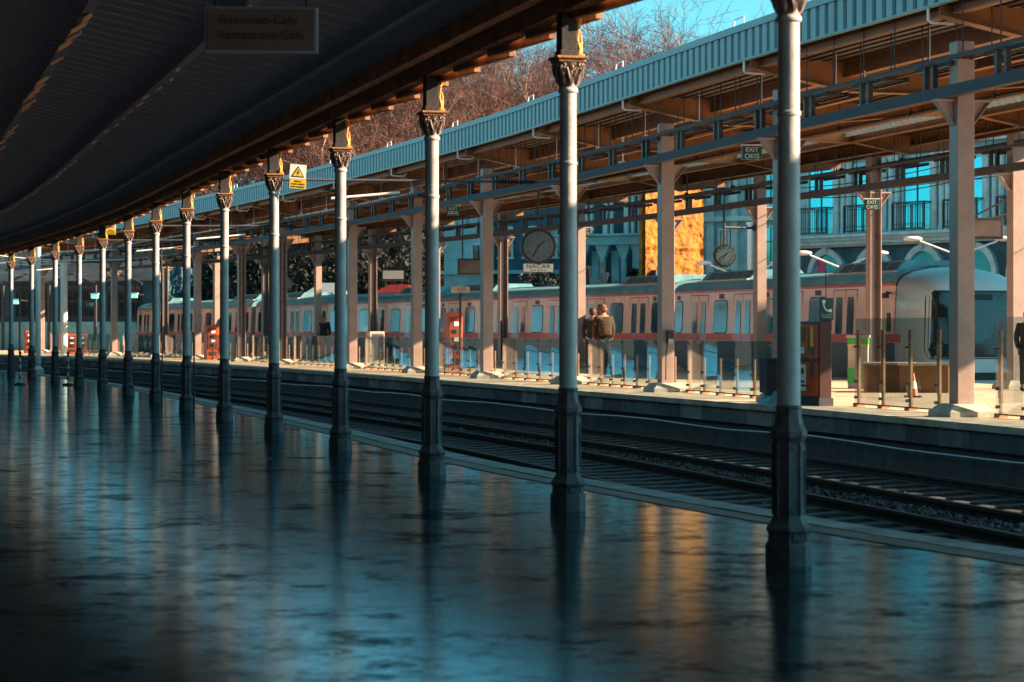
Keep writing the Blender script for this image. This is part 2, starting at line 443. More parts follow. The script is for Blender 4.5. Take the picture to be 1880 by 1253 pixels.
# ================================================================== old cast-iron columns
def make_column():
    t = thing('iron_column', 'x', 'column')
    ph = R(22.5)
    # base pedestal
    mb = MB(); mb.lathe([(.158,0),(.158,.14),(.140,.165),(.138,.215),(.152,.235),(.152,.255),(.128,.285),(.104,.335),(.103,.83),(.112,.85),
                         (.124,.875),(.126,.91),(.118,.925),(.100,.955),(.086,1.02),(.084,1.06),(.088,1.065),(.088,1.088)], 8, ph=ph)
    for k in range(8):
        a = ph + k*math.pi/4
        mb.tube([(math.cos(a)*.105, math.sin(a)*.105, .34), (math.cos(a)*.105, math.sin(a)*.105, .83)], .011, 6)
        b = a + math.pi/8; c, s_ = math.cos(b), math.sin(b)
        mb.box((c*.098, s_*.098, .80), (.012,.05,.03), rz=b); mb.box((c*.098, s_*.098, .37), (.012,.05,.03), rz=b)
        mb.box((c*.132, s_*.132, .19), (.012,.06,.05), rz=b)
    mb.build('pedestal', M['iron_dark'], t)
    mb = MB(); mb.lathe([(.080,1.088),(.079,1.5),(.077,2.4),(.075,3.05),(.075,3.055),(.083,3.06),(.083,3.085),(.075,3.09),(.074,3.69),
                         (.086,3.70),(.09,3.715),(.086,3.73),(.078,3.74)], 24)
    mb.build('shaft', M['iron_light'], t, smooth=True, angle=35)
    mb = MB(); mb.lathe([(.078,3.74),(.080,3.80),(.090,3.87),(.112,3.93),(.125,3.955)], 20)
    for k in range(8):                                   # acanthus leaves and corner scrolls
        a = k*math.pi/4; c, s_ = math.cos(a), math.sin(a)
        big = k % 2 == 1
        r0, r1 = (.078, .15) if big else (.08, .118)
        pts = []
        for q in range(7):
            u = q/6; rr = r0 + (r1-r0)*u**1.6; z = 3.76 + (.17 if big else .13)*u
            if u > .85: z -= .012
            pts.append((c*rr, s_*rr, z))
        mb.tube(pts, [.012,.024,.027,.024,.020,.020,.012], 6)
        if big:
            for sd in (-1, 1):
                cx, cy = c*.135 - s_*sd*.022, s_*.135 + c*sd*.022
                mb.tube([(cx + .022*math.cos(v)*-s_*sd, cy + .022*math.cos(v)*c*sd, 3.925+.022*math.sin(v)) for v in [x*.7 for x in range(9)]], .009, 5)
        else:
            mb.sphere((c*.122, s_*.122, 3.915), .018, 8, 6)
            for sd in (-1, 1):
                mb.tube([(c*.10-s_*sd*.012, s_*.10+c*sd*.012, 3.80), (c*.118-s_*sd*.035, s_*.118+c*sd*.035, 3.86), (c*.125-s_*sd*.05, s_*.125+c*sd*.05, 3.91)], [.008,.013,.010], 5)
    mb.build('capital', M['capital'], t, smooth=True, angle=50)
    mb = MB(); mb.box((0,0,3.975), (.25,.25,.03), bevel=.006); mb.box((0,0,4.0), (.285,.285,.022), bevel=.006)
    mb.build('abacus', M['wood'], t)
    mb = MB(); mb.box((-.012,0,4.23), (.15,.155,.44), bevel=.008); mb.box((-.012,0,4.04), (.17,.175,.05), bevel=.006)
    mb.build('post', M['wood_dark'], t)
    # ornamental bracket on the track side
    mb = MB()
    pts = [(.085,0,4.02),(.088,0,4.10),(.086,0,4.2),(.098,0,4.3),(.125,0,4.38),(.18,0,4.43),(.26,0,4.445)]
    mb.tube(pts, [.026,.021,.017,.018,.02,.02,.018], 8)
    mb.tube([(.115,0,4.02),(.112,0,4.09),(.122,0,4.16),(.112,0,4.24)], [.02,.022,.013,.008], 7)
    for z, r in ((4.09,.03),(4.125,.026),(4.29,.022)): mb.sphere((.092,0,z), r, 10, 6, (1,1.2,.8))
    mb.box((.10,0,4.025), (.08,.11,.03), bevel=.006)
    for sd in (-1, 1):
        mb.tube([(.09,sd*.03,4.03),(.095,sd*.045,4.08),(.088,sd*.03,4.13),(.082,sd*.012,4.18)], [.016,.014,.012,.006], 6)
        mb.tube([(.13+.028*math.cos(v), sd*.006, 4.335+.028*math.sin(v)) for v in [x*.7 for x in range(9)]], .008, 5)
    mb.build('bracket', M['ochre'], t, smooth=True, angle=60)
    return t
col0 = make_column()
NPX = [15.4,20,25,30,35,40,45,50,55,60,65,70,75,80]
for i, Y in enumerate(NPX):
    lab = f'cast-iron column with grey shaft on dark pedestal, {ORD[i]} from the right in its row' if i else \
          'cast-iron column with grey shaft on dark pedestal, nearest and farthest right in its row'
    if i == len(NPX)-1: lab = 'cast-iron column with grey shaft on dark pedestal, leftmost in its row'
    o = col0 if i == 0 else dup(col0)
    o.location = CN.pt(Y); o.rotation_euler = (0, 0, CN.ang(Y)); o['label'] = lab; o['group'] = 'cast-iron columns along the old platform'

# downpipes / cables beside two columns
for px, Y, top, lab in ((297, 48.5, 455, 'thin dark cable hanging down beside the eighth iron column'), (356, 43.6, 610, 'short dark conduit standing beside the seventh iron column')):
    a = P(px, 0, Y); a.z = 0
    b = P(px-1, top, Y)
    mb = MB(); mb.tube([a, (a.x+.01, a.y, .8), (b.x, b.y, b.z)], .016, 6)
    tag(mb.build('conduit', M['black'], smooth=True), lab, 'conduit')

# ================================================================== old wooden canopy
can = thing('wooden_canopy', 'dark wooden platform canopy roof carried by the iron columns', 'canopy', CN.pt(20, 0, 4.5))
cinv = Matrix.Translation(-Vector(can.location))
def cpart(mb, name, m, parent=can, inv=cinv, **k):
    bmesh.ops.transform(mb.bm, matrix=inv, verts=mb.bm.verts)
    return mb.build(name, m, parent, **k)
def zr(d): return 4.56 - .2*d if d < 0 else 4.56 + .0*d     # roof underside height at offset d
mb = MB(); mb.sweep(CN, [(.30,4.60),(0,4.56),(-13.5,zr(-13.5)),(-13.5,zr(-13.5)+.12),(0,4.72),(.30,4.70)], -22, 131, 1.5)
for Y in CN.walk(2, 128, .55):
    mb.beam(CN.pt(Y, -.5, zr(-.5)-.005), CN.pt(Y, -12.5, zr(-12.5)-.005), .03, .02)
cpart(mb, 'roof_boards', M['roof_dark'])
mb = MB(); mb.sweep(CN, [(-13.5,-.2),(-13.3,-.2),(-13.3,zr(-13.4)),(-13.5,zr(-13.4))], -22, 131, 4)
cpart(mb, 'back_wall', M['black'])
mb = MB(); mb.box((25,-23,4.5), (90,.4,10)); cpart(mb, 'sky_block_wall', M['panel_b'])  # unseen wall added behind the camera to cut frontal sky light
mb = MB(); mb.sweep(CN, [(-.09,4.40),(.07,4.40),(.07,4.56),(-.09,4.56)], -22, 131, 1.5); cpart(mb, 'eave_beam', M['wood'])
mb = MB(); mb.sweep(CN, [(-.42,4.47),(-.30,4.47),(-.30,zr(-.3)),(-.42,zr(-.42))], -22, 131, 1.5); cpart(mb, 'eave_beam', M['wood'])
for d in (-.85, -2.2, -3.6, -5.2, -7., -9., -11.):
    mb = MB(); mb.sweep(CN, [(d-.06,zr(d)-.05),(d+.06,zr(d)-.05),(d+.06,zr(d+.06)+.005),(d-.06,zr(d-.06)+.005)], -22, 131, 1.5); cpart(mb, 'purlin', M['roof_dark'])
# saw-toothed eave boards
Ys = CN.walk(9, 120, 1.42)
for i, Y in enumerate(Ys[:-1]):
    Y2 = Ys[i+1]
    a = CN.pt(Y - .02, .24, 4.385); b = CN.pt(Y2 + .1, .04, 4.385)
    mb = MB(); mb.beam(a, b, .07, .085); cpart(mb, 'eave_board', M['wood'])
# pale plates whose colour stands in for sun glints on two purlins
rnd = random.Random(5)
for d, w, ln, st in ((-3.6, .22, .40, .85), (-2.2, .10, .22, 1.15)):
    for Y in CN.walk(14, 92, st):
        if rnd.random() < .22: continue
        c = CN.pt(Y, d + rnd.uniform(-.04,.04), zr(d)-.085)
        mb = MB(); mb.box(c, (w*rnd.uniform(.6,1.2), ln*rnd.uniform(.5,1.3), .03), rot=Matrix.Rotation(CN.ang(Y),3,'Z') @ Matrix.Rotation(R(-32),3,'Y'), bevel=.006); cpart(mb, 'plate', M['plate'])

# hanging restaurant sign
sp = P(480, 93, 18.)
sg = thing('hanging_sign', 'dim hanging sign board for the restaurant and cafe under the dark roof', 'sign', sp, R(3))
MB().box((0,0,.16), (.86,.10,.33), bevel=.01).build('board', mat('dim sign board', (.16,.145,.15), .5, var=.1), sg)
MB().box((0,0,.16), (.90,.08,.37), bevel=.01).build('frame', M['roof_dark'], sg)
dk = mat('dim sign lettering', (.05,.057,.07), .6, var=.05)
text('Restoran-Cafe', .105, dk, sg, (-.02,-.054,.235), ext=.002); text('Restaurant-Cafe', .105, dk, sg, (-.0,-.054,.115), ext=.002)
zt = zr((sp.x-CN.x(sp.y))*.96)
for s in (-.36, .36): MB().tube([(s,0,.33),(s,0,zt-sp.z+.02)], .012, 6).build('hanger', M['black'], sg)

# ================================================================== new steel canopy
R1 = [(30,5.97),(36,4.31),(41.9,2.85),(47.8,1.22),(53.6,-.6),(60.4,-2.55),(67.2,-4.75),(75.8,-7.7),(82.3,-9.85),(88.4,-12.3),(94,-14.8),(100,-17.6),(112,-23.3)]
R2 = [(38.,11.6),(44,9.8),(50,8.0),(56,6.14),(62,4.3),(68,2.05),(74,-.3),(80,-2.7),(86,-5.3),(92,-7.9),(98,-10.7),(104,-13.6),(110,-16.9),(117,-20.6)]
CR1 = Curve([(12,10.9),(18,9.25),(24,7.62)]+R1); CR2 = Curve([(20,16.6)]+R2)
CWID = 9.9
sc_ = thing('steel_canopy', 'long steel platform canopy with teal ribbed fascia above the far platform', 'canopy', CF.pt(40, 0, 5.9))
sinv = Matrix.Translation(-Vector(sc_.location))
def spart(mb, name, m, **k): return cpart(mb, name, m, sc_, sinv, **k)
Y0, Y1 = 6, 122
ZB, ZT = 5.86, 6.45
def ribbed(curve, d, zb, zt, Ya, Yb, pitch=.30, dep=.06):
    mb = MB(); prev = None
    for Y in curve.walk(Ya, Yb, pitch):
        for f, u in ((0,0),(.58,0),(.64,dep),(.92,dep),(1,0)):
            y = Y + f*pitch*curve.tan(Y).y
            a = mb.bm.verts.new(curve.pt(y, d+u, zb)); b = mb.bm.verts.new(curve.pt(y, d+u, zt))
            if prev: mb.face((prev[0], a, b, prev[1]))
            prev = (a, b)
    return mb
fz = ribbed(CF, 0, ZB+.02, ZT-.1, Y0, Y1)
spart(fz, 'fascia', M['fascia'])
mb = MB(); mb.sweep(CF, [(-.03,ZT-.11),(-.03,ZT),(.25,ZT),(.25,ZT-.02),(.05,ZT-.11)], Y0, Y1, 1.5); spart(mb, 'fascia_cap', M['fascia'])
mb = MB(); mb.sweep(CF, [(-.02,ZB),(-.02,ZB+.03),(.06,ZB+.03),(.06,ZB)], Y0, Y1, 1.5); spart(mb, 'fascia_trim', M['fascia'])
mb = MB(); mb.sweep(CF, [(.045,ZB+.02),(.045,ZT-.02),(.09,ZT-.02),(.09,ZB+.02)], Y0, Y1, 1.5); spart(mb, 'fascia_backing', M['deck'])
def deck(da, db, Y1=Y1, z0=5.90):
    mb = MB(); prev = None; n = int((db-da)/.22)
    prof = []
    for i in range(n):
        u = da + (db-da)*i/n; w = (db-da)/n
        prof += [(u, z0), (u+w*.5, z0), (u+w*.6, z0+.05), (u+w*.9, z0+.05)]
    prof += [(db, z0), (db, z0+.09), (da, z0+.09)]
    mb.sweep(CF, prof, Y0, Y1, 2.); return mb
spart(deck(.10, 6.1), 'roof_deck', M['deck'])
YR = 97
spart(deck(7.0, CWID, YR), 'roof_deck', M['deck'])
spart(ribbed(CF, 6.98, 5.80, 6.75, Y0, YR, .3, .03), 'inner_fascia', M['fascia_white'])
spart(ribbed(CF, CWID+.03, 5.84, 6.4, Y0, YR, .3, .03), 'rear_fascia', M['fascia'])
def ibeam(d, zt, h, w):
    t = .018
    return [(d-w/2,zt),(d-w/2,zt-t),(d-.012,zt-t),(d-.012,zt-h+t),(d-w/2,zt-h+t),(d-w/2,zt-h),(d+w/2,zt-h),(d+w/2,zt-h+t),(d+.012,zt-h+t),(d+.012,zt-t),(d+w/2,zt-t),(d+w/2,zt)]
for d, h in ((.30,.14),(1.75,.26),(3.3,.24),(4.8,.24),(5.95,.2),(7.2,.2),(8.6,.26),(9.75,.16)):
    mb = MB(); mb.sweep(CF, ibeam(d, 5.895, h, .14), Y0, YR if d > 7 else Y1, 2.); spart(mb, 'purlin', M['steel_ochre'])
# girders across, one at every pair of columns
gY = [18.2, 24.1] + [y for y, x in R1]
for Y in gY:
    Yf = Y - .28*0.9                                     # matching point on the fascia curve
    o = CF.pt(Yf, 0); n = CF.nor(Yf); t = CF.tan(Yf)
    prof = [(.08,5.885),(.08,5.74),(1.75,5.42),(3.1,5.42),(5.9,5.70),(7.2,5.70),(8.5,5.46),(9.8,5.62),(9.8,5.885)]
    mb = MB()
    def V(u, z, w): return o + n*u + t*w + Vector((0,0,z))
    A = [mb.bm.verts.new(V(u,z,-.008)) for u, z in prof]; B = [mb.bm.verts.new(V(u,z,.008)) for u, z in prof]
    mb.face(A); mb.face(list(reversed(B)))
    for k in range(len(prof)): mb.face((A[k], A[(k+1)%len(prof)], B[(k+1)%len(prof)], B[k]))
    for k in range(1, 7):
        a, b = prof[k], prof[k+1]
        mb.beam(V(a[0],a[1]-.008,0), V(b[0],b[1]-.008,0), .2, .014)
    for u in (1.72, 3.05, 8.45):                       # web stiffeners
        mb.beam(V(u,5.86,0), V(u,5.44,0), .16, .012)
    spart(mb, 'girder', M['steel_ochre'])
mb = MB()
for i, Y in enumerate(CF.walk(24, 118, 6.2)):           # rainwater spouts under the fascia
    p = CF.pt(Y, .02, ZB)
    mb2 = MB(); mb2.tube([p+Vector((0,0,.03)), p-Vector((0,0,.16)), p-Vector((-.04,0,.19)), p+CF.nor(Y)*.35-Vector((0,0,.19)), p+CF.nor(Y)*.42-Vector((0,0,.12))], .02, 6)
    spart(mb2, 'spout', M['white_paint'])
    mb3 = MB(); q = CF.pt(Y, .02, ZT); mb3.tube([q, q+Vector((0,0,.12)), q+CF.nor(Y)*.02+CF.tan(Y)*.45+Vector((0,0,.12)), q+CF.tan(Y)*.45], .014, 5)
    spart(mb3, 'roof_hook', M['white_paint'])

def canopy_column(kind):
    t = thing('canopy_column', 'x', 'column')
    mb = MB()
    prof = [(.33,0),(.33,.07),(.22,.17)]
    v = [[mb.bm.verts.new((x*r, y*r, z)) for x, y in ((-1,-1),(1,-1),(1,1),(-1,1))] for r, z in prof]
    for a, b in zip(v, v[1:]):
        for k in range(4): mb.face((a[k], a[(k+1)%4], b[(k+1)%4], b[k]))
    mb.face(v[-1]); mb.face(list(reversed(v[0]))); mb.build('footing', M['concrete'], t)
    H = 5.42-ZF
    mb = MB()
    if kind == 'box': mb.box((0,0,H/2+.08), (.25,.25,H-.16), bevel=.010)
    else:
        mb.box((-.125,0,H/2+.08), (.018,.25,H-.16)); mb.box((.125,0,H/2+.08), (.018,.25,H-.16)); mb.box((0,0,H/2+.08), (.232,.014,H-.16))
    mb.build('shaft', M['steel_beige'], t)
    zc = 4.62-ZF
    for s in (-1, 1):
        mb = MB(); mb.prism([(s*.13,zc-.30),(s*.13,zc),(s*.37,zc)], 'Y', -.012, .012)
        mb.beam((s*.135,0,zc-.31), (s*.38,0,zc+.0), .13, .014)
        mb.build('gusset', M['steel_beige'], t)
    mb = MB(); mb.box((0,0,zc+.015), (.80,.15,.03)); mb.build('head_plate', M['steel_beige'], t)
    if kind != 'box':
        for s in (-.06, .05):
            mb = MB(); mb.tube([(s,-.05,.2),(s,-.05,4.1)], .018, 6)
            for z in (.9,2.1,3.2): mb.box((s,-.05,z), (.07,.05,.02))
            mb.build('pipe', M['grey_steel'], t)
    return t
cb = canopy_column('box'); chh = canopy_column('open')
used = {'box':False, 'open':False}
def put_col(kind, p, ang, lab, grp):
    src = cb if kind == 'box' else chh
    o = src if not used[kind] else dup(src)
    used[kind] = True
    o.location = (p.x, p.y, ZF); o.rotation_euler = (0,0,ang); o['label'] = lab; o['group'] = grp
    return o
HK = {75.8,82.3}
for i, (Y, X) in enumerate(R1):
    put_col('open' if Y in HK else 'box', Vector((X, Y, 0)), CR1.ang(Y),
            f'beige steel column on a concrete footing in the front canopy row, {ORD[i]} from the right' if i else 'beige steel column on a concrete footing, rightmost of the front canopy row',
            'steel columns of the front canopy row')
HK2 = {50,74,86,98,110}
for i, (Y, X) in enumerate(R2[1:]):
    put_col('open' if Y in HK2 else 'box', Vector((X, Y, 0)), CR2.ang(Y),
            f'beige steel column standing beside the train in the rear canopy row, {ORD[i]} from the right' if i else 'bright beige steel column cut by the right picture edge, rear canopy row',
            'steel columns of the rear canopy row')

# cable trays and channel beams below the canopy
def tray(curve, d, Ya, Yb, zl, zh, lab):
    o = curve.pt(40, d, zl); t = thing('cable_tray', lab, 'cable tray', o); inv = Matrix.Translation(-o)
    mb = MB(); mb.sweep(curve, [(d-.07,zl),(d+.07,zl),(d+.07,zl+.15),(d+.05,zl+.15),(d+.05,zl+.02),(d-.05,zl+.02),(d-.05,zl+.15),(d-.07,zl+.15)], Ya, Yb, 2.); cpart(mb, 'channel', M['grey_steel'], t, inv)
    mb = MB(); mb.sweep(curve, [(d-.10,zh),(d-.04,zh),(d-.04,zh+.05),(d-.10,zh+.05)], Ya, Yb, 2.); cpart(mb, 'top_rail', M['grey_steel'], t, inv)
    def many(name, proto_mb, places):            # separate parts; the farthest beyond 100 become one
        places.sort(key=lambda q: q[0].y); pr = proto_mb.build(name, M['black'], t)
        for i, (p, a) in enumerate(places[:100]):
            q = pr if i == 0 else pr.copy()
            if i: COL.objects.link(q); q.parent = t
            q.location = p-o; q.rotation_euler = (0,0,a)
        if len(places) > 100:
            mb = MB()
            for p, a in places[100:]:
                tmp = bmesh.new(); tmp.from_mesh(pr.data); bmesh.ops.transform(tmp, matrix=Matrix.Translation(p-o) @ Matrix.Rotation(a,4,'Z'), verts=tmp.verts)
                me = bpy.data.meshes.new('tmp'); tmp.to_mesh(me); tmp.free(); mb.bm.from_mesh(me); bpy.data.meshes.remove(me)
            tag(mb.build('far_'+name+'s', M['black'], t), kind='stuff')
    sp_, lp_, rp_ = [], [], []; cabs = MB(); hp = zh-zl-.15
    for i, Y in enumerate(curve.walk(Ya+.5, Yb-.5, 2.05)):
        a = curve.ang(Y)
        for e in (0, .24): sp_.append((curve.pt(Y+e, d+.02, (zl+.15+zh)/2), a))
        lp_.append((curve.pt(Y+.2, d+.28, zh), a))
        for e in (0, 1.0):
            rp_.append((curve.pt(Y+e, d-.07, (zh+5.95)/2), a)); rp_.append((curve.pt(Y+e+.2, d+.45, (zh+5.95)/2), a))
    many('strut', MB().box((0,0,0), (.07,.07,hp)), sp_)
    lm = MB()
    for s_ in (-.175,.175): lm.box((s_,0,0), (.04,1.1,.07))
    for k in range(6): lm.box((0,-.5+.2*k,0), (.35,.03,.03))
    many('ladder_tray', lm, lp_)
    many('hanger_rod', MB().tube([(0,0,-(5.95-zh)/2),(0,0,(5.95-zh)/2)], .010, 5), rp_)
    for k, (e, z) in enumerate(((.16,zh+.06),(.24,zh+.06),(.33,zh+.055))):
        cabs.sweep(curve, [(d+e+.025*math.cos(a), z+.025*math.sin(a)) for a in [q*math.pi/3 for q in range(6)]], Ya, Yb, 3.)
    cpart(cabs, 'cables', M['black'], t, inv)
tray(CR1, -.27, 12, 118, 4.66, 5.14, 'grey channel beam with black struts hung along the front canopy columns')
tray(CR2, -.25, 30, 118, 4.66, 5.12, 'dark cable tray hung along the rear row of canopy columns')

# ================================================================== glass barrier
def barrier(Ya, Yb, lab, tall, rnd):
    L = (CR1.pt(Yb)-CR1.pt(Ya)).length; o = CR1.pt(Ya, .28, ZF)
    v = CR1.pt(Yb, .28, ZF)-o; ang = math.atan2(-v.x, v.y)
    t = thing('glass_barrier', lab, 'glass barrier', o, ang, 'glass barriers along the far platform')
    n = max(1, round(L/.82)); w = L/n
    h0, h1 = .06, .96
    pm = None
    for i in range(n):
        q = MB().box((0, 0, 0), (.012, w-.03, h1-h0)).build('pane', M['glass'], t)
        q.location = (0, w*(i+.5), (h0+h1)/2); q.rotation_euler = (R(rnd.uniform(-.4,.4)), R(rnd.uniform(-.7,.7)), R(rnd.uniform(-1.3,1.3)))
        if tall:
            q = MB().box((0, 0, 0), (.012, w-.03, .36)).build('pane', M['glass'], t)
            q.location = (.02, w*(i+.5), 1.14); q.rotation_euler = (0, R(rnd.uniform(-.6,.6)), R(rnd.uniform(-1,1)))
    for i in range(n+1):
        mb = MB(); y = min(max(w*i, .05), L-.05)
        mb.box((.05, y, .025), (.13,.15,.05), mi=1); mb.box((.05, y, .34), (.025,.075,.62), mi=1)
        for z in (.14,.38): mb.tube([(.03,y,z),(-.025,y,z)], .022, 8)
        if tall: mb.box((.045, y, .70), (.03,.085,.9), mi=1)
        for e in (-.035,.035): mb.tube([(-.02,y+e,h1-.06),(.02,y+e,h1-.06)], .016, 8)
        mb.build('post', [M['grey_steel'], M['post_brown']], t)
    mb = MB(); mb.box((0, L/2, .045), (.03, L, .02)); mb.build('bottom_rail', M['black'], t)
rb = random.Random(11)
bays = [(25.2,29.6),(30.4,33.9)] + [(R1[i][0]+.36, R1[i+1][0]-.36) for i in range(1, len(R1)-1)]
for i, (a, b) in enumerate(bays):
    lab = ('tall two-tier glass barrier right of the rightmost beige column' if i == 0 else
           'tall two-tier glass barrier between the red cabinet and the rightmost beige column' if i == 1 else
           f'low glass barrier with small posts on the far platform, {ORD[i-1]} low bay from the right' if i > 2 else
           'low glass barrier with small posts right of the column with a socket box')
    barrier(a if i != 2 else a+.9, b, lab, i < 2, rb)
# ================================================================== metro train
def rrect(y0, y1, z0, z1, r, n=4):
    out = []
    for cy, cz, a0 in ((y1-r, z1-r, 0), (y0+r, z1-r, 90), (y0+r, z0+r, 180), (y1-r, z0+r, 270)):
        for k in range(n+1):
            a = R(a0 + 90*k/n); out.append((cy + r*math.cos(a), cz + r*math.sin(a)))
    return out
W = 2.75
def tilt(mb):                                   # the side leans inward above the red stripe
    for v in mb.bm.verts:
        if v.co.z > 1.3: v.co.x += .06*(v.co.z-1.3)/1.39
    return mb
SECT = [(.0,.05),(.0,1.3),(.058,2.66),(.10,2.80),(.22,2.90),(.45,2.98),(.9,3.06),(1.375,3.09)]
SECT = SECT + [(W-x, z) for x, z in reversed(SECT[:-1])]
def add_door(root, y):
    d = MB()
    for s in (-1, 1):
        d.prism(rrect(y+min(s*.015,s*.63), y+max(s*.015,s*.63), .5, 2.56, .03), 'X', -.010, .03)
    tilt(d); o = d.build('door', M['train_white'], root)
    f = MB()
    for yy in (y-.655, y+.655, y): f.box((.004, yy, 1.53), (.02, .022, 2.1))
    f.box((.004, y, 2.575), (.02, 1.33, .02)); tilt(f); f.build('door_seal', M['train_dark'], o)
    for s in (-1, 1):
        p = MB(); p.prism(rrect(y+s*.31-.17, y+s*.31+.17, 1.50, 2.40, .03), 'X', -.016, .02); tilt(p); p.build('pane', M['pane'], o)
    r = MB()
    for s in (-1, 1): r.box((-.004, y+s*.322, 1.405), (.024, .61, .19))
    tilt(r); r.build('door_stripe', M['train_red'], o)
def add_window(root, y, w, rnd):
    f = MB(); f.prism(rrect(y-w/2-.03, y+w/2+.03, 1.50, 2.43, .14), 'X', -.008, .03); tilt(f); o = f.build('window', M['train_dark'], root)
    p = MB(); p.prism(rrect(y-w/2, y+w/2, 1.53, 2.40, .12), 'X', -.014, .02); tilt(p); q = p.build('pane', M['pane'], o)
    b = MB(); b.box((-.002, y+rnd.uniform(-.05,.1), 2.525), (.02, .34 if w > .7 else .22, .13)); tilt(b)
    b.build('vent' if rnd.random() < .55 else 'number_plate', M['train_dark'] if rnd.random() < .55 else M['sign_white'], root)
def roof_unit(root, y0, y1):
    m = MB(); m.prism([(.42,2.93),(.50,3.02),(.74,3.26),(W-.74,3.26),(W-.50,3.02),(W-.42,2.93)], 'Y', y0, y1)
    n = int((y1-y0)/.62)
    for k in range(n):
        y = y0 + .16 + k*.62
        for q in range(5):
            u = .12+.16*q; x = .50+.24*u; z = 3.02+.24*u
            m.beam((x-.004, y, z+.004), (x-.004, y+.5, z+.004), .03, .022, mi=1)
    o = m.build('roof_unit', [M['train_roof'], M['train_dark']], root)
    b = MB(); b.prism([(.385,2.92),(.385,3.0),(.48,3.02),(.48,2.92)], 'Y', y0-.02, y1+.02); b.build('roof_unit_base', M['train_white'], o)
def make_car(L, doors, windows, seed):
    rnd = random.Random(seed)
    t = thing('train_car', 'x', 'train car')
    m = MB(); m.prism(SECT[:3]+SECT[-3:], 'Y', .12, L-.12); m.build('body', M['train_white'], t)
    m = MB(); m.box((-.004, L/2, .68), (.012, L-.26, 1.24)); m.build('skirt', M['train_skirt'], t)
    m = MB(); m.prism([SECT[2]]+SECT[3:-3]+[SECT[-3]]+[(W-.1,2.63),(.1,2.63)], 'Y', .10, L-.10)
    for k in range(9):
        x = .26+.13*k; z = 2.91 + (x-.22)*.165
        m.box((x, L/2, z+.012), (.02, L-.6, .03))
    m.build('roof', M['train_roof'], t, smooth=True, angle=30)
    m = MB(); m.box((.045, L/2, 2.665), (.05, L-.22, .055)); m.box((W-.045, L/2, 2.665), (.05, L-.22, .055)); m.build('gutter', M['train_red'], t)
    m = MB(); m.box((-.001, L/2, 1.405), (.012, L-.24, .19)); m.build('stripe', M['train_red'], t)
    m = MB(); m.box((W/2, L/2, -.12), (W-.3, L-1, .4)); m.build('underframe', M['train_dark'], t)
    for yb in (2.4, L-2.4):
        b = MB(); b.box((W/2, yb, -.2), (1.9, 2.6, .35), bevel=.03)
        for dy in (-.9,.9):
            for x in (.45, W-.45): b.lathe([(.40,-.06),(.42,-.05),(.42,.05),(.40,.06)], 20, (x, yb+dy, -.14), 'X')
        b.build('bogie', M['black'], t)
    for y in doors: add_door(t, y)
    for y, w in windows: add_window(t, y, w, rnd)
    roof_unit(t, .9, 4.4)
    if L > 10: roof_unit(t, L-4.6, L-1.1)
    m = MB()
    for s in range(6): m.prism([(.10,.3),(.10,2.55),(.35,2.80),(W-.35,2.80),(W-.10,2.55),(W-.10,.3)], 'Y', L-.10+.075*s, L-.10+.075*s+.05)
    m.build('gangway_bellows', M['train_dark'], t)
    return t
def place_car(t, Ya, Yb):
    a = CT.pt(Ya); b = CT.pt(Yb); v = b-a
    t.location = a; t.rotation_euler = (0, 0, math.atan2(-v.x, v.y)); return v.length
G = .36
L1 = (CT.pt(66.4)-CT.pt(52.6)).length - G
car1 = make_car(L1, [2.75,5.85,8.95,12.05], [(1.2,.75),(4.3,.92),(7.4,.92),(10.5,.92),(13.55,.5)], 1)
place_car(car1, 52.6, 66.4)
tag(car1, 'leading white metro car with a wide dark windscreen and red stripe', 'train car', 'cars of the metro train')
LM = 20.0
car2 = make_car(LM, [2.0+3.2*k for k in range(6)], [(.8,.5)]+[(3.6+3.2*k,.92) for k in range(5)]+[(LM-.75,.5)], 2)
# cars end to end along the curve
def next_Y(Ya, L):
    Y = Ya
    while (CT.pt(Y)-CT.pt(Ya)).length < L: Y += .02
    return Y
y2 = 66.4; y3 = next_Y(y2, LM+G); y4 = next_Y(y3, LM+G); y5 = next_Y(y4, LM+G)
place_car(car2, y2, y3); tag(car2, 'second metro car with windows and doors, behind the person with the rucksack', 'train car', 'cars of the metro train')
car3 = dup(car2, label='third car of the metro train behind the blank white display board', group='cars of the metro train'); place_car(car3, y3, y4)
car4 = dup(car2, label='last car of the metro train, bluish and farthest left', group='cars of the metro train'); place_car(car4, y4, y5)

# nose of the leading car
nose = MB(); secs = [(0.10,1.,1.),(-.35,.995,.995),(-.75,.975,.975),(-1.05,.93,.94),(-1.22,.86,.90),(-1.30,.76,.84),(-1.33,.60,.74)]
NS = [(.0,.05),(.0,.6),(.0,1.3),(.03,2.0),(.058,2.6),(.12,2.74),(.24,2.86),(.45,2.96),(.9,3.05),(1.375,3.08)]
NS = NS + [(W-x, z) for x, z in reversed(NS[:-1])]
rings = []
for y, sx, sz in secs:
    rings.append([nose.bm.verts.new((W/2+(x-W/2)*sx, y, .3+(z-.3)*sz if z > .3 else z)) for x, z in NS])
for a, b in zip(rings, rings[1:]):
    for k in range(len(NS)-1): nose.face((a[k], a[k+1], b[k+1], b[k]))
c = nose.bm.verts.new((W/2, -1.36, 1.3))
last = rings[-1]
for k in range(len(NS)): nose.face((last[k], last[(k+1)%len(NS)], c))
bmesh.ops.recalc_face_normals(nose.bm, faces=nose.bm.faces)
bv = BVHTree.FromBMesh(nose.bm)
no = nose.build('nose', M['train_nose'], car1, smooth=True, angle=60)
def on_nose(x, z, off=.0):
    h = bv.ray_cast(Vector((x, -6, z)), Vector((0,1,0)))
    return (h[0].y if h[0] else -.2) - off
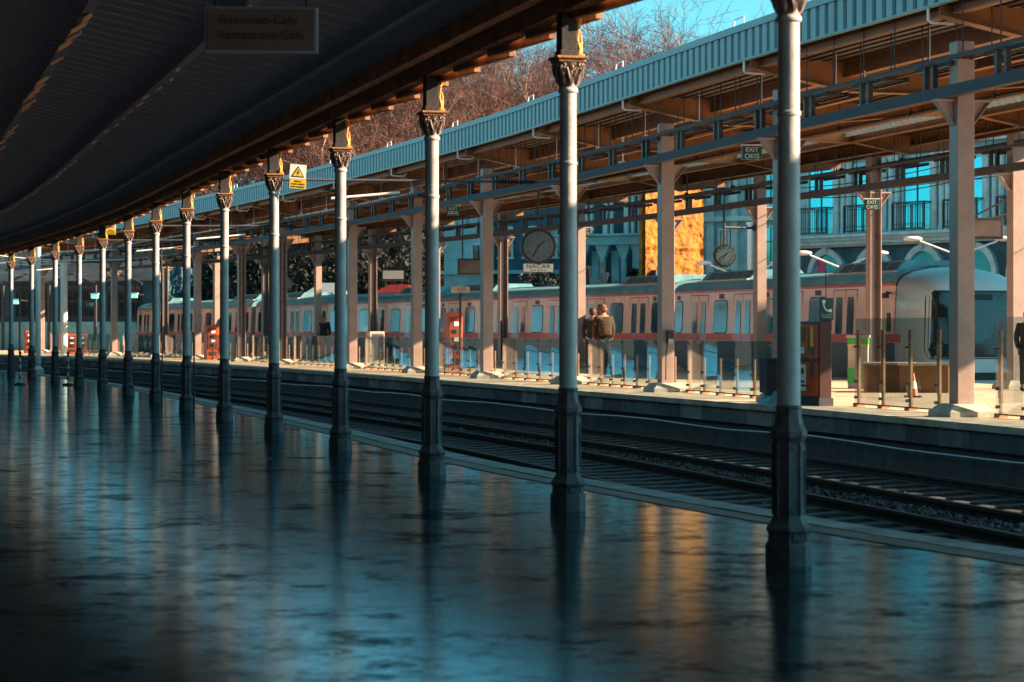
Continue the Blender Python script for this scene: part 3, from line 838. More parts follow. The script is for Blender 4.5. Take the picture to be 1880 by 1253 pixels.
def skin_patch(outline_fn, x0, x1, z0, z1, nx, nz, name, m, parent, off=.012):
    mb = MB(); g = {}
    for i in range(nx+1):
        for j in range(nz+1):
            u, v = i/nx, j/nz
            xa, xb = outline_fn(v); x = xa + (xb-xa)*u; z = z0 + (z1-z0)*v
            g[i,j] = mb.bm.verts.new((x, on_nose(x, z, off), z))
    for i in range(nx):
        for j in range(nz): mb.face((g[i,j], g[i+1,j], g[i+1,j+1], g[i,j+1]))
    r = bmesh.ops.solidify(mb.bm, geom=mb.bm.faces[:], thickness=.008)
    return mb.build(name, m, parent, smooth=True, angle=50)
def oscreen(v):
    ins = .17 + .05*v + (.05*(max(0, v-.85)/.15)**2) + .06*(max(0,.12-v)/.12)**2
    return ins, W-ins
skin_patch(lambda v: (oscreen(v)[0]-.05, oscreen(v)[1]+.05), 0, 0, .97, 2.50, 24, 14, 'windscreen_seal', M['train_dark'], car1, .006)
skin_patch(lambda v: (.2,W-.2), 0, 0, .93, .955, 18, 1, 'nose_seam', M['train_dark'], car1, .008)
ws = skin_patch(oscreen, 0, 0, 1.02, 2.46, 24, 14, 'windscreen', M['pane'], car1)
skin_patch(lambda v: (1.02, 1.75), 0, 0, 2.28, 2.42, 6, 2, 'destination_display', M['train_dark'], car1, .03)
skin_patch(lambda v: (.25+.02*v, W-.25-.02*v), 0, 0, .45, .62, 16, 2, 'bumper', M['train_dark'], car1, .05)
for s in (0, 1):
    skin_patch(lambda v, s=s: ((.36,.66) if s == 0 else (W-.66, W-.36)), 0, 0, .74, .86, 5, 2, 'headlight', M['sign_white'], car1, .02)
mb = MB()
for sd in (.75, 1.85):
    p = [(sd, on_nose(sd, 1.08, .04), 1.08), (sd+.25, on_nose(sd+.25, 1.35, .04), 1.35), (sd+.55, on_nose(sd+.55, 1.5, .04), 1.5)]
    mb.tube(p, .014, 5)
mb.build('wiper', M['black'], car1)
mb = MB(); mb.prism([(W/2+(x-W/2)*1.004, z+.004) for x, z in SECT], 'Y', .085, .11); mb.build('cab_seam', M['train_dark'], car1)
mb = MB(); mb.box((.0, .05, 1.405), (.012, .5, .19)); mb.build('stripe', M['train_red'], car1)
# mirror and cab door on the platform side
mb = MB(); mb.tube([(.02,.30,2.45),(-.12,.22,2.48),(-.18,.2,2.44)], .025, 6); mb.box((-.18,.2,2.40), (.10,.22,.12), bevel=.02); mb.build('side_mirror', M['black'], car1)
mb = MB()
for yy in (.14,.62):
    mb.tube([(-.04,yy,1.55),(-.05,yy,2.3)], .016, 6)
mb.build('grab_rail', M['white_paint'], car1)
mb = MB(); mb.box((-.002,.38,1.78), (.02,.26,.44)); tilt(mb); mb.build('cab_window', M['pane'], car1)
text('19', .26, M['white_paint'], car1, (1.05, on_nose(1.05,.86,.03), .80), name='number', ext=.006)
# ================================================================== hill, buildings, trees
def hz(x, y):
    r = max(0, min(1, (y-138)/95)); r = r*r*(3-2*r)
    return -.4 + r*(13 + 5*math.sin(x*.03+1.2) + .06*x) + 1.2*noise.noise(Vector((x*.06, y*.06, 2)))*r
mb = MB(); g = {}; nx, ny = 56, 30
for i in range(nx+1):
    for j in range(ny+1):
        x = -130 + 260*i/nx; y = 137 + 150*j/ny; g[i,j] = mb.bm.verts.new((x, y, hz(x, y)))
for i in range(nx):
    for j in range(ny): mb.face((g[i,j], g[i+1,j], g[i+1,j+1], g[i,j+1]))
structure(mb.build('hill', M['hill'], smooth=True, angle=180))

def frame_of(p0, p1):
    v = Vector(p1)-Vector(p0); return Vector(p0), math.atan2(v.y, v.x), v.length
def bld(name, label, p0, p1, cat='building'):
    o, a, L = frame_of(p0, p1); return thing(name, label, cat, o, a), L
def window(par, x, z0, z1, w, pane='pane_teal', fr='facade_trim', mull=True, y=0):
    f = MB(); t = .09
    f.box((x-w/2-t/2, y-.04, (z0+z1)/2), (t,.10,z1-z0+.2)); f.box((x+w/2+t/2, y-.04, (z0+z1)/2), (t,.10,z1-z0+.2))
    f.box((x, y-.04, z1+.06), (w,.12,.12)); f.box((x, y-.06, z0-.05), (w+.3,.2,.1))
    o = f.build('window', M[fr], par)
    p = MB(); p.box((x, y-.005, (z0+z1)/2), (w,.03,z1-z0)); p.build('pane', M[pane], o)
    if mull:
        m = MB(); m.box((x, y-.03, (z0+z1)/2), (.05,.04,z1-z0)); m.box((x, y-.028, z0+(z1-z0)*.68), (w,.035,.05)); m.build('muntin', M['facade_deep'], o)
    return o
M['graf'] = mat('magenta curtain', (.60,.06,.16), .6, var=.2)
# --- classical facade at the right
b1, L = bld('classical_building', 'pale blue classical building with arched ground floor windows, railings and paired pilasters, far right', (12.1,95.6,0), (12.1+.583*17, 95.6-.812*17, 0))
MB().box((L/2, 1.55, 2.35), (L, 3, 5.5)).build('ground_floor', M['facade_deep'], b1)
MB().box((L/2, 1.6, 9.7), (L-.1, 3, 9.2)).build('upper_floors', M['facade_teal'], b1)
MB().box((55.6, 3., 9.8), (5.2, 6, 20)).build('shade_block', M['facade_deep'], b1)  # unseen block added off frame to shade the platform and train nose
mb = MB(); mb.box((L/2,-.22,5.18), (L+.6,.6,.16)); mb.box((L/2,-.30,5.32), (L+.8,.75,.12)); mb.box((L/2,-.38,5.44), (L+1.0,.95,.12)); mb.box((L/2,-.12,5.06), (L+.4,.35,.08)); mb.build('cornice', M['facade_trim'], b1)
mb = MB(); mb.box((L/2,-.3,9.0), (L+.6,.7,.3)); mb.build('cornice', M['facade_trim'], b1)
for k in range(6):
    x = 1.8 + 2.75*k
    if x > L-1: break
    f = MB(); n = 16; ro, ri = 1.14, .90
    for q in range(n):
        a0, a1 = math.pi*q/n, math.pi*(q+1)/n
        f.prism([(x+ro*math.cos(a0),3.72+ro*1.12*math.sin(a0)),(x+ro*math.cos(a1),3.72+ro*1.12*math.sin(a1)),(x+ri*math.cos(a1),3.72+ri*1.12*math.sin(a1)),(x+ri*math.cos(a0),3.72+ri*1.12*math.sin(a0))], 'Y', -.14, .04)
    for s in (-1,1): f.box((x+s*(ro+ri)/2, -.05, 2.35), (ro-ri, .18, 2.74))
    f.box((x,-.12,4.98), (.22,.22,.34)); f.box((x, -.05, 1.0), (2.4,.3,.12))
    o = f.build('arched_window', M['facade_trim'], b1)
    p = MB(); p.prism([(x-ri,1.0)]+[(x+ri*math.cos(math.pi*(1-q/14)), 3.72+ri*1.12*math.sin(math.pi*(1-q/14))) for q in range(15)]+[(x+ri,1.0)], 'Y', -.02, .04); p.build('pane', M['pane_teal'], o)
    m = MB(); m.box((x,-.03,3.7), (ri*2,.05,.06)); m.build('muntin', M['facade_deep'], o)
    if k == 0:
        c = MB(); c.prism(rrect(x-.62, x-.1, 3.2, 4.55, .2), 'Y', -.04, -.025); c.build('curtain', M['graf'], o)
for k in range(6):
    x = 1.45 + 2.75*k
    if x > L-1: break
    o = window(b1, x, 5.6, 8.3, 1.45); window(b1, x, 9.6, 12., 1.3)
    rl = MB(); yb = -.55
    for z in (5.62, 6.66): rl.box((x, yb, z), (1.75,.05,.06))
    for s in (-.87,.87):
        rl.box((x+s, yb, 6.1), (.06,.06,1.1)); rl.box((x+s, yb/2, 6.66), (.05,.55,.05))
    for q in range(13):
        rl.box((x-.78+q*.13, yb, 6.14), (.022,.022,1.0)); rl.lathe([(.0,-.05),(.04,0),(.0,.05)], 6, (x-.78+q*.13, yb, 6.5)); rl.lathe([(.0,-.05),(.04,0),(.0,.05)], 6, (x-.78+q*.13, yb, 5.8))
    rl.build('railing', M['black'], b1)
    mb = MB()
    for dx in (1.02, 1.42, 1.76):
        mb.lathe([(.17,5.5),(.17,5.66),(.14,5.7),(.135,8.4),(.18,8.5),(.18,8.62)], 12, (x+dx, -.12, 0))
    mb.build('pilaster', M['facade_trim'], b1, smooth=True)
# --- plain blue houses in the middle
b2, L = bld('corner_house', 'pale blue rendered house right of the sunlit golden wall, behind the smaller clock', (8.95,105.6,0), (13.8,103.1,0))
MB().box((L/2,2.6,5.2), (L,5,11)).build('wall', M['facade_teal'], b2)
for x, w in ((.35,.35),(1.55,.3),(2.55,.25),(4.3,.4)): MB().box((x,.05,5.2), (w,.24,10.8)).build('pilaster', M['facade_trim'], b2)
window(b2, 1.05, 4.5, 6.2, .42, 'pane', mull=False); window(b2, 3.35, 4.3, 6.3, .8, 'pane_teal'); window(b2, 1.05, 7.3, 9., .5, 'pane'); window(b2, 3.35, 7.3, 9., .8)
mb = MB(); mb.box((L/2,-.1,6.75), (L,.35,.22)); mb.build('cornice', M['facade_trim'], b2)
def gold_mat():
    m = mat('golden rubble masonry', (.50,.175,.010), .85, var=.25, scale=1.6, col2=(.15,.05,.006))
    nt, N, L_, b = nodes(m); tc = N.new('ShaderNodeTexCoord')
    vo = N.new('ShaderNodeTexVoronoi'); vo.inputs['Scale'].default_value = 2.6; vo.feature = 'DISTANCE_TO_EDGE'; L_.new(tc.outputs['Object'], vo.inputs['Vector'])
    nz = N.new('ShaderNodeTexNoise'); nz.inputs['Scale'].default_value = 4; nz.inputs['Detail'].default_value = 8; L_.new(tc.outputs['Object'], nz.inputs['Vector'])
    ad = N.new('ShaderNodeMath'); ad.operation = 'MULTIPLY_ADD'; ad.inputs[1].default_value = .6; L_.new(vo.outputs['Distance'], ad.inputs[0]); L_.new(nz.outputs['Fac'], ad.inputs[2])
    bp = N.new('ShaderNodeBump'); bp.inputs['Strength'].default_value = 1.; bp.inputs['Distance'].default_value = .12
    L_.new(ad.outputs[0], bp.inputs['Height']); L_.new(bp.outputs['Normal'], b.inputs['Normal']); return m
M['gold'] = gold_mat()
b3, L = bld('old_rubble_house', 'sunlit golden yellow rubble stone wall of an old house', (5.85,99.,0), (8.6,101.6,0))
mb = MB(); nu, nz_ = 40, 80; gg = {}
for i in range(nu+1):
    for j in range(nz_+1):
        x = L*i/nu; z = 12*j/nz_; q = noise.noise(Vector((x*1.3, z*1.3, 4)))*.13 + noise.noise(Vector((x*3.2, z*3.8, 8)))*.08
        if abs(z-5.05) < .14 or abs(z-7.9) < .14: q += .12
        if i in (0, nu): q = .0
        gg[i,j] = mb.bm.verts.new((x, q, z))
for i in range(nu):
    for j in range(nz_): mb.face((gg[i,j], gg[i+1,j], gg[i+1,j+1], gg[i,j+1]))
mb.build('rubble_wall', M['gold'], b3)
mb = MB(); mb.box((L/2, .32, 6), (L-.02, .2, 11.9)); mb.build('house_body', M['gold'], b3)
for x, z, w, h in ((.55,4.1,.35,.25),(1.35,3.9,.2,.5)): MB().box((x,-.02,z), (w,.5,h)).build('opening', M['train_dark'], b3)
# --- blue building with loggia pillars
b4, L = bld('loggia_building', 'deep blue building with bracketed loggia pillars left of the golden wall', (2.2,106.5,0), (6.0,104.8,0))
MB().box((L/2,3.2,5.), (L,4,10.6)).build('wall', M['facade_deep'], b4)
mb = MB(); mb.box((L/2,-.1,5.62), (L+.2,.5,.12)); mb.box((L/2,-.04,5.82), (L,.4,.28)); mb.box((L/2,-.18,6.02), (L+.3,.65,.1)); mb.build('entablature', M['facade_teal'], b4)
for k, x in enumerate((.3,1.25,2.25,3.3,4.0)):
    if x > L: break
    mb = MB(); mb.box((x,-.02,3.2), (.2,.25,4.8)); mb.prism([(x-.1,4.9),(x-.36,5.56),(x+.36,5.56),(x+.1,4.9)], 'Y', -.15, .12); mb.build('pillar', M['facade_teal'], b4)
    mb = MB(); mb.box((x+.42,.7,4.0), (.36,.5,2.6)); mb.build('inner_pier', M['facade_teal'], b4)
    mb = MB(); mb.box((x+.15,-.02,7.4), (.22,.25,2.7)); mb.box((x+.45,-.0,7.4), (.12,.2,2.7)); mb.build('pillar', M['facade_trim'], b4)
mb = MB(); mb.box((L/2,.2,2.6), (L,.3,1.0)); mb.build('parapet', M['facade_teal'], b4)
b5, L = bld('blue_house', 'blue plastered house behind the big clock and its name board', (-3.4,113,0), (2.3,111.,0))
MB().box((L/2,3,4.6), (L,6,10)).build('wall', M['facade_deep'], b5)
MB().box((1.4,-.08,3.6), (2.6,.3,8)).build('wall', M['facade_teal'], b5)
for x in (3.3, 4.6, 5.6): window(b5, x, 2.2, 3.5, .5, 'pane_teal', 'facade_teal'); window(b5, x, 5.2, 6.6, .6, 'pane')
window(b5, 1.9, 4.6, 5.8, .5, 'pane', y=-.22); window(b5, 1.9, 2.3, 3.3, .5, 'pane_teal', y=-.22)
mb = MB(); mb.box((L/2,-.2,4.45), (L,.5,.18)); mb.build('cornice', M['facade_teal'], b5)
b7, L = bld('dark_house', 'dark narrow house between the classical building and the blue corner house', (13.4,107,0), (15.2,106,0))
MB().box((L/2,2.2,4.2), (L,4,9)).build('wall', M['train_dark'], b7)
mb = MB()
for z in (4.0, 6.1): mb.box((L/2,-.1,z), (L+.1,.4,.16))
mb.build('cornice', M['facade_trim'], b7)
MB().box((.9,-.02,2.9), (.7,.2,.9)).build('sign_box', M['concrete'], b7)
# --- glazed shed at the left
b6, L = bld('glazed_shed', 'long glazed shed with grey upper wall and zigzag eaves at the far left', (-44,131,0), (-19.6,126,0))
MB().box((L/2,4,2.4), (L,8,5.6)).build('wall', M['facade_deep'], b6)
MB().box((L/2,-.08,5.2), (L,.3,1.7)).build('upper_wall', M['facade_grey'], b6)
MB().box((L/2,-.05,1.2), (L,.3,1.7)).build('base_wall', M['facade_teal'], b6)
for k in range(9):
    x = .8+k*2.75
    mb = MB(); mb.beam((x-1.38,-.9,4.15), (x,-.9,4.72), .12, .12); mb.beam((x+1.38,-.9,4.15), (x,-.9,4.72), .12, .12); mb.box((x-1.38,-.9,2.2), (.14,.14,3.9)); mb.build('eave_frame', M['grey_steel'], b6)
    w = MB(); w.box((x,-.02,3.2), (2.0,.12,1.9)); o = w.build('window', M['black'], b6)
    p = MB()
    for q in range(6):
        for r in range(2): p.box((x-.82+q*.33,-.06,2.75+r*.9), (.28,.06,.78))
    p.build('pane', M['pane'], o)
    MB().box((x-1.25,-.2,5.1), (.16,.2,1.7)).build('pilaster', M['black'], b6)
b8, L = bld('hill_house', 'pinkish house on the slope above the far left shed', (-34,148,0), (-24,146,0))
MB().box((L/2,3,4.), (L,6,9)).build('wall', mat('brick red render', (.35,.13,.09), .85, var=.2), b8)
mb = MB(); mb.prism([(-.4,8.5),(3,10.2),(6.4,8.5)], 'X', -.4, L+.4); mb.build('roof', M['wood'], b8)
for k in range(4): window(b8, 1.3+2.4*k, 5.2, 6.8, .9, 'pane')

# --- kiosks behind the train
def kiosk(name, label, c, w, z0, z1, m):
    t = thing(name, label, 'kiosk', c)
    mb = MB(); mb.prism([(-w/2,z0),(-w*.1,z1),(w*.25,z1),(w/2,z0),(w/2,z0-.06),(-w/2,z0-.06)], 'Y', -1.3, 1.3); mb.build('awning', m, t)
    for x in (-w/2+.1, w/2-.1):
        for y in (-1.2,1.2): MB().box((x,y,(z0-.35)/2-.02), (.08,.08,z0+.31)).build('post', M['grey_steel'], t)
kiosk('market_tent', 'white fabric tent roof showing over the train near the second clock', (P(600,0,124).x,124,0), 2.6, 3.45, 4.15, M['sign_white'])
kiosk('market_tent', 'small red awning roof showing over the train below the blank display board', (P(728,0,121).x,121,0), 2.6, 3.55, 4.0, mat('red awning cloth', (.62,.06,.05), .7, var=.1))
kiosk('market_tent', 'pale teal awning showing above the train roof beside the yellow signpost', (P(850,0,108).x,108,0), 2.5, 3.35, 3.75, M['facade_teal'])

# ------------------------------------------------------------------ trees
def limb(mb, p, d, L, r, rnd, depth, tips, n, kids, spread, jit):
    segs = 4 if depth < 2 else 3; pts = [p.copy()]; rs = [r]; q = p.copy(); dd = d.copy()
    for k in range(segs):
        dd = (dd + Vector((rnd.uniform(-1,1), rnd.uniform(-1,1), rnd.uniform(-.5,.8)))*jit).normalized()
        q = q + dd*(L/segs); pts.append(q.copy()); rs.append(r*(1-.55*(k+1)/segs))
    mb[0 if depth < 3 else 1].tube(pts, rs, n if depth < 2 else 3, cap=False)
    if depth >= len(kids): return
    for k in range(kids[depth]):
        u = .35+.65*(k+.5)/kids[depth]; i = min(int(u*segs), segs-1); f = u*segs-i
        base = pts[i].lerp(pts[i+1], f)
        a = rnd.uniform(0, 6.283); t = dd.cross(Vector((math.cos(a), math.sin(a), .3))).normalized()
        nd = (dd*(1-spread*.35) + t*spread*rnd.uniform(.6,1.1)).normalized()
        if nd.z < -.2: nd.z *= -.5
        limb(mb, base, nd, L*rnd.uniform(.5,.72), max(rs[i]*.62,.014), rnd, depth+1, tips, n, kids, spread, jit)
def bare_tree(seed, h):
    rnd = random.Random(seed); t = thing('bare_tree', 'x', 'tree')
    a = MB(); b = MB()
    limb((a, b), Vector((0,0,-.3)), Vector((rnd.uniform(-.06,.06),0,1)), h*.62, h*.016, rnd, 0, None, 6, (7,6,5,5,3), .85, .24)
    a.build('trunk', M['bark'], t); b.build('crown', M['twig'], t); return t
trees = [bare_tree(20+i, h) for i, h in enumerate((15,17,14,16))]
rt = random.Random(42); spots = []
for Y, n in ((150,12),(160,12),(172,13),(186,13),(204,12),(225,10)):
    for k in range(n):
        px = 380 + 1080*(k+.5+rt.uniform(-.35,.35))/n
        spots.append((px, Y + rt.uniform(-4,4)))
used_t = [0]*4
TL = ['slender bare tree with reddish twigs on the hillside above the canopy', 'tall bare tree with spreading pale limbs on the hillside above the canopy',
      'low bushy bare tree with reddish twigs on the hillside', 'bare forked tree with fine brown twigs on the hillside']
for i, (px, Y) in enumerate(spots):
    v = i % 4; x = (px-HX)*Y/F; o = trees[v] if used_t[v] == 0 else dup(trees[v]); used_t[v] += 1
    sc = rt.uniform(.8,1.05)*(1. if Y < 180 else 1.08)
    if px < 1060 and Y > 200: sc *= .85
    if px > 1060: sc *= .70 if Y > 180 else .82
    o.location = (x, Y, hz(x, Y)); o.rotation_euler = (0,0,rt.uniform(0,6.28)); o.scale = (sc,)*3; o['label'] = TL[v]; o['group'] = 'bare trees on the hillside'
big = bare_tree(77, 19); x = (1215-HX)*168/F; big.location = (x, 168, hz(x,168)); big['label'] = 'tallest bare tree standing against the open sky'; big['group'] = 'bare trees on the hillside'
big.scale = (1.08,)*3
# hillside undergrowth of twigs (uncountable)
und = MB(); ru = random.Random(9)
for k in range(17000):
    x = ru.uniform(-55,48); y = ru.uniform(142,215); z = hz(x,y); h = ru.uniform(1.5,4.2)
    und.tube([(x,y,z-.2),(x+ru.uniform(-.5,.5),y+ru.uniform(-.5,.5),z+h*.6),(x+ru.uniform(-1.2,1.2),y+ru.uniform(-1,1),z+h)], [.035,.024,.01], 3, cap=False)
tag(und.build('undergrowth', M['twig']), 'tangled brown undergrowth between the hillside trees', 'undergrowth', kind='stuff')

def leafy(seed, h, w, m, label, nleaf=2600, ls=.22, bot=.15, cat='tree', name='leafy_tree'):
    rnd = random.Random(seed); t = thing(name, label, cat)
    tk = MB(); limb((tk, tk), Vector((0,0,-.3)), Vector((0,0,1)), h*.7, h*.022, rnd, 0, None, 6, (4,3), .8, .15); tk.build('trunk', M['wood_dark'], t)
    b = MB(); cl = []
    for k in range(26):
        a = rnd.uniform(0,6.28); zz = rnd.uniform(bot,1)*h; rr = w*.5*math.sqrt(max(.04, 1-((zz/h-.5)/.56)**2))*math.sqrt(rnd.random())
        cl.append((Vector((rr*math.cos(a), rr*math.sin(a), zz)), w*rnd.uniform(.10,.24)))
    for k in range(nleaf):
        c, r = rnd.choice(cl); v = Vector((rnd.gauss(0,1), rnd.gauss(0,1), rnd.gauss(0,.8))); v = v.normalized()*r*rnd.random()**.4
        p = c+v; s = ls*rnd.uniform(.5,1.2); u = Vector((rnd.uniform(-1,1), rnd.uniform(-1,1), rnd.uniform(-1,1))).normalized(); q = u.cross(Vector((rnd.uniform(-1,1),rnd.uniform(-1,1),1))).normalized()
        vs = [b.bm.verts.new(p+u*s*a_+q*s*.55*b_) for a_, b_ in ((-1,0),(0,-1),(1,0),(0,1))]; b.face(vs)
    b.build('crown', m, t); return t
ev = leafy(5, 9, 6.5, M['leaf_dark'], 'dark evergreen tree behind the train, beside the second clock', 4200, .2)
ev.location = (P(535,0,128).x,128,-.3)
for px, Y, rz, sc, lab in ((475,131,1,1.,'dark evergreen tree behind the train, left of the second clock'),(650,130,2,1.05,'dark evergreen tree behind the train, right of the white tent roof'),
        (745,126,3,1.,'dark evergreen tree behind the train, above the red awning roof'),(795,132,4,1.1,'dark evergreen tree behind the train, left of the blue house'),
        (420,134,5,1.,'dark evergreen tree behind the last train car'),(340,133,.5,.95,'dark evergreen tree at the far left end of the train'),(590,138,2.5,1.1,'tall dark evergreen tree behind the white tent roof')):
    dup(ev, (P(px,0,Y).x,Y,-.3), rz, lab, 'dark evergreen trees behind the train', sc)
ev['group'] = 'dark evergreen trees behind the train'
lf = leafy(8, 7.5, 3.6, M['leaf_rust'], 'sunlit rust coloured tree beyond the far left end of the train', 2400, .19, .45, name='autumn_tree'); lf.location = (P(288,0,141).x,141,-.3)
dup(lf, (P(722,0,125).x,125,-2.6), 2., 'rusty autumn shrub glowing above the red awning roof', None, .72)
for px, Y, h, w, lab in ((1000,103,3.9,3.4,'dark shrub below the clock name board'),(1158,101,4.2,1.6,'dark climbing shrub in front of the loggia pillars'),
        (1196,96,3.8,.9,'narrow dark shrub at the left foot of the golden wall'),(1120,102,3.7,1.2,'small dark shrub beside the pollarded trunks')):
    s = leafy(int(px), h, w, M['leaf_dark'], lab, 1300, .12, .45, 'shrub', 'shrub'); s.location = (P(px,0,Y).x, Y, 0)
pt = thing('pollarded_tree', 'pollarded bare tree with pale sunlit stumpy trunks before the loggia', 'tree', (P(1092,0,98).x,98,0))
for k, ((x0, x1, z1)) in enumerate(((-.5,-.42,4.3),(.05,-.25,4.3),(.1,.35,4.45),(.15,.55,4.0))):
    mb = MB(); mb.tube([(x0*.3,0,-.3),(x0,0,2.2),((x0+x1)/2,.05,3.3),(x1,0,z1)], [.13,.11,.085,.075], 7); mb.sphere((x1,0,z1), .10, 8, 6)
    mb.build('trunk', M['bark'], pt, smooth=True)

# ------------------------------------------------------------------ lamps and masts behind the train
def lamp_post(label, px, Y, ztop, reach, rise, rz):
    t = thing('lamp_post', label, 'street lamp', (P(px,0,Y).x, Y, -.3), rz, 'double-arm lamp posts behind the train')
    MB().tube([(0,0,0),(0,0,ztop+.3)], [.07,.045], 10).build('pole', M['white_paint'], t, smooth=True)
    for s in (-1, 1):
        mb = MB(); mb.tube([(0,0,ztop+.25),(s*reach,0,ztop+.3+rise)], .03, 8); mb.build('arm', M['white_paint'], t, smooth=True)
        mb = MB(); mb.sphere((s*(reach+.22),0,ztop+.32+rise+.05), .3, 14, 8, (1,.5,.28)); mb.build('lamp_head', M['white_paint'], t, smooth=True)
lamp_post('white double-arm street lamp before the magenta curtained arch', 1545, 75, 3.70, 1.05, .38, 0)
lamp_post('white double-arm street lamp partly behind the rightmost beige column', 1760, 70, 3.95, 1.2, .40, 0)
lamp_post('white double-arm street lamp below the smaller clock', 1360, 84, 3.60, 1.15, .42, 0)
def mast(label, px, Y, zt, r, m):
    mb = MB(); p = P(px,0,Y); mb.tube([(p.x,Y,-.3),(p.x,Y,zt)], r, 12); mb.lathe([(r*1.4,0),(r*1.4,.1)], 12, (p.x,Y,zt)); mb.lathe([(r*2.2,0),(r*2.2,.3),(r,.4)], 12, (p.x,Y,-.3))
    tag(mb.build('mast', m, smooth=True, angle=40), label, 'mast')
mast('pale sunlit mast behind the train, right of the smaller clock', 1376, 86, 5.6, .085, M['white_paint'])
mast('white catenary mast between the two leftmost iron columns', 70, 92, 5., .11, M['white_paint'])
mast('thick white post near the third iron column from the left', 117.5, 104, 4.6, .16, M['white_paint'])
mast('slim pole with a ball lamp at the far left', 36, 112, 3.9, .05, M['grey_steel'])
for px, py, lab in ((28,551,'teal lit lamp on the shed wall, left of the leftmost mast'),(174,541,'teal lit lamp on the shed wall, in the middle of it'),(246,540,'teal lit lamp at the right end of the shed')):
    p = P(px, py, 122); t = thing('wall_lamp', lab, 'lamp', p, 0, 'teal lamps on the shed')
    MB().box((0,0,.03), (.42,.4,.06)).build('hood', M['white_paint'], t)
    MB().box((0,0,-.12), (.36,.3,.2), bevel=.03).build('lens', M['lamp_teal'], t)
    MB().box((0,1.6,.0), (.06,2.9,.06)).build('arm', M['black'], t)
# ================================================================== exit signs
def exit_sign(label, p, rz):
    t = thing('exit_sign', label, 'exit sign', p, rz, 'green exit signs under the canopy')
    MB().box((0,0,0), (.33,.09,.23), bevel=.008).build('panel', M['sign_green'], t)
    MB().box((0,0,.125), (.36,.11,.03)).build('hood', M['white_paint'], t)
    for s in (-.12,.12): MB().tube([(s,0,.13),(s,0,.34)], .008, 6).build('hanger', M['black'], t)
    text('EXIT', .105, M['sign_white'], t, (0,-.049,.045), ext=.003); text('ÇIKIŞ', .10, M['sign_white'], t, (0,-.049,-.058), ext=.003)
for px, py, Y, lab in ((1380,281,37.2,'green EXIT sign hanging left of the nearest iron column, high under the beam'),(832,387,56.4,'green EXIT sign hanging just right of the third iron column'),
        (1600,376,49.6,'green EXIT sign hanging in front of the open steel column beside the train front'),(1074,426,68,'green EXIT sign close to the second iron column, above the loggia'),
        (487,440,80,'small green EXIT sign hanging left of the fifth iron column'),(680,465,86.3,'small green EXIT sign before the column above the white utility box'),
        (309,464,93.5,'tiny green EXIT sign between the seventh and eighth iron columns'),(441,486,101,'tiny green EXIT sign right of the sixth iron column')):
    exit_sign(lab, P(px, py, Y), R(-4) + CE.ang(Y)*.35)

# ================================================================== clocks
def clock(label, c, r, numerals, arm):
    t = thing('station_clock', label, 'clock', c, R(4))
    mb = MB(); mb.lathe([(r*.86,-.09),(r,-.085),(r*1.02,-.05),(r*1.02,.05),(r,.085),(r*.86,.09)], 40, axis='Y'); mb.build('case', M['black'], t, smooth=True, angle=40)
    mb = MB(); mb.lathe([(r*.85,-.012),(r*.85,.0)], 40, (0,-.094,0), axis='Y'); mb.build('dial', M['clock_face'], t)
    if numerals:
        for k in range(1, 13):
            a = R(90-30*k); text(str(k), r*.25, M['black'], t, (r*.66*math.cos(a), -.108, r*.66*math.sin(a)), name='numeral', ext=.002)
    else:
        for k in range(12):
            a = R(30*k); mb = MB(); mb.box((r*.7*math.sin(a), -.108, r*.7*math.cos(a)), (r*.055,.006,r*.19), rot=Matrix.Rotation(a, 3, 'Y')); mb.build('hour_mark', M['black'], t)
    for ang, L, w in ((48, .50, .075), (207, .68, .055)):
        a = R(ang); M3 = Matrix.Rotation(a, 3, 'Y'); mb = MB()
        mb.box(Vector((0,-.114 if w > .06 else -.120,0)) + M3 @ Vector((0,0,r*L*.42)), (r*w,.006,r*L*1.16), rot=M3); mb.build('hand', M['black'], t)
    MB().lathe([(r*.06,-.006),(r*.06,.006)], 12, (0,-.122,0), axis='Y').build('boss', M['black'], t)
    mb = MB()
    for a, b in zip(arm, arm[1:]): mb.tube([a, b], .028, 8)
    mb.build('bracket', M['black'], t); return t
c1 = clock('large round station clock with numerals hanging above a white name board', P(988,453,53), .41, True, [(0,0,.4),(0,0,1.95)])
nb = thing('name_board', 'white name board reading NACAR hanging below the large clock', 'sign', P(988,492,53), R(4))
MB().box((0,0,0), (.70,.10,.19), bevel=.006).build('board', M['sign_white'], nb); MB().box((0,0,0), (.73,.085,.22), bevel=.006).build('frame', M['black'], nb)
text('NACAR', .135, M['black'], nb, (0,-.054,.025), sx=1.25, ext=.003)
mb = MB()
for k in range(5): mb.box((-.16+.08*k, -.054, -.062), (.055,.006,.018))
mb.build('small_print', M['grey_steel'], nb)
for s in (-.15,.15): MB().tube([(s,0,.09),(s,0,.17)], .012, 6).build('hanger', M['black'], nb)
c2p = P(1330,470,55.6); ar = CR2.pt(56) ; arm_end = Vector((ar.x-.15-c2p.x, ar.y-c2p.y, .98))
clock('smaller round clock without numerals on a black arm right of the golden wall', c2p, .27, False, [(0,0,.26),(0,0,.72),(-.02,0,1.25)])
mb = MB(); mb.tube([c2p+Vector((0,0,.70)), c2p+Vector((arm_end.x, arm_end.y, .70))], .03, 8); mb.box(c2p+Vector((arm_end.x+.0, arm_end.y, .70)), (.06,.2,.14))
tag(mb.build('clock_arm', M['black']), 'black horizontal arm holding the smaller clock to a rear steel column', 'bracket')
clock('small distant round clock left of the fourth iron column, above a signpost', P(525,521,78), .25, False, [(0,0,.24),(0,0,1.5)])

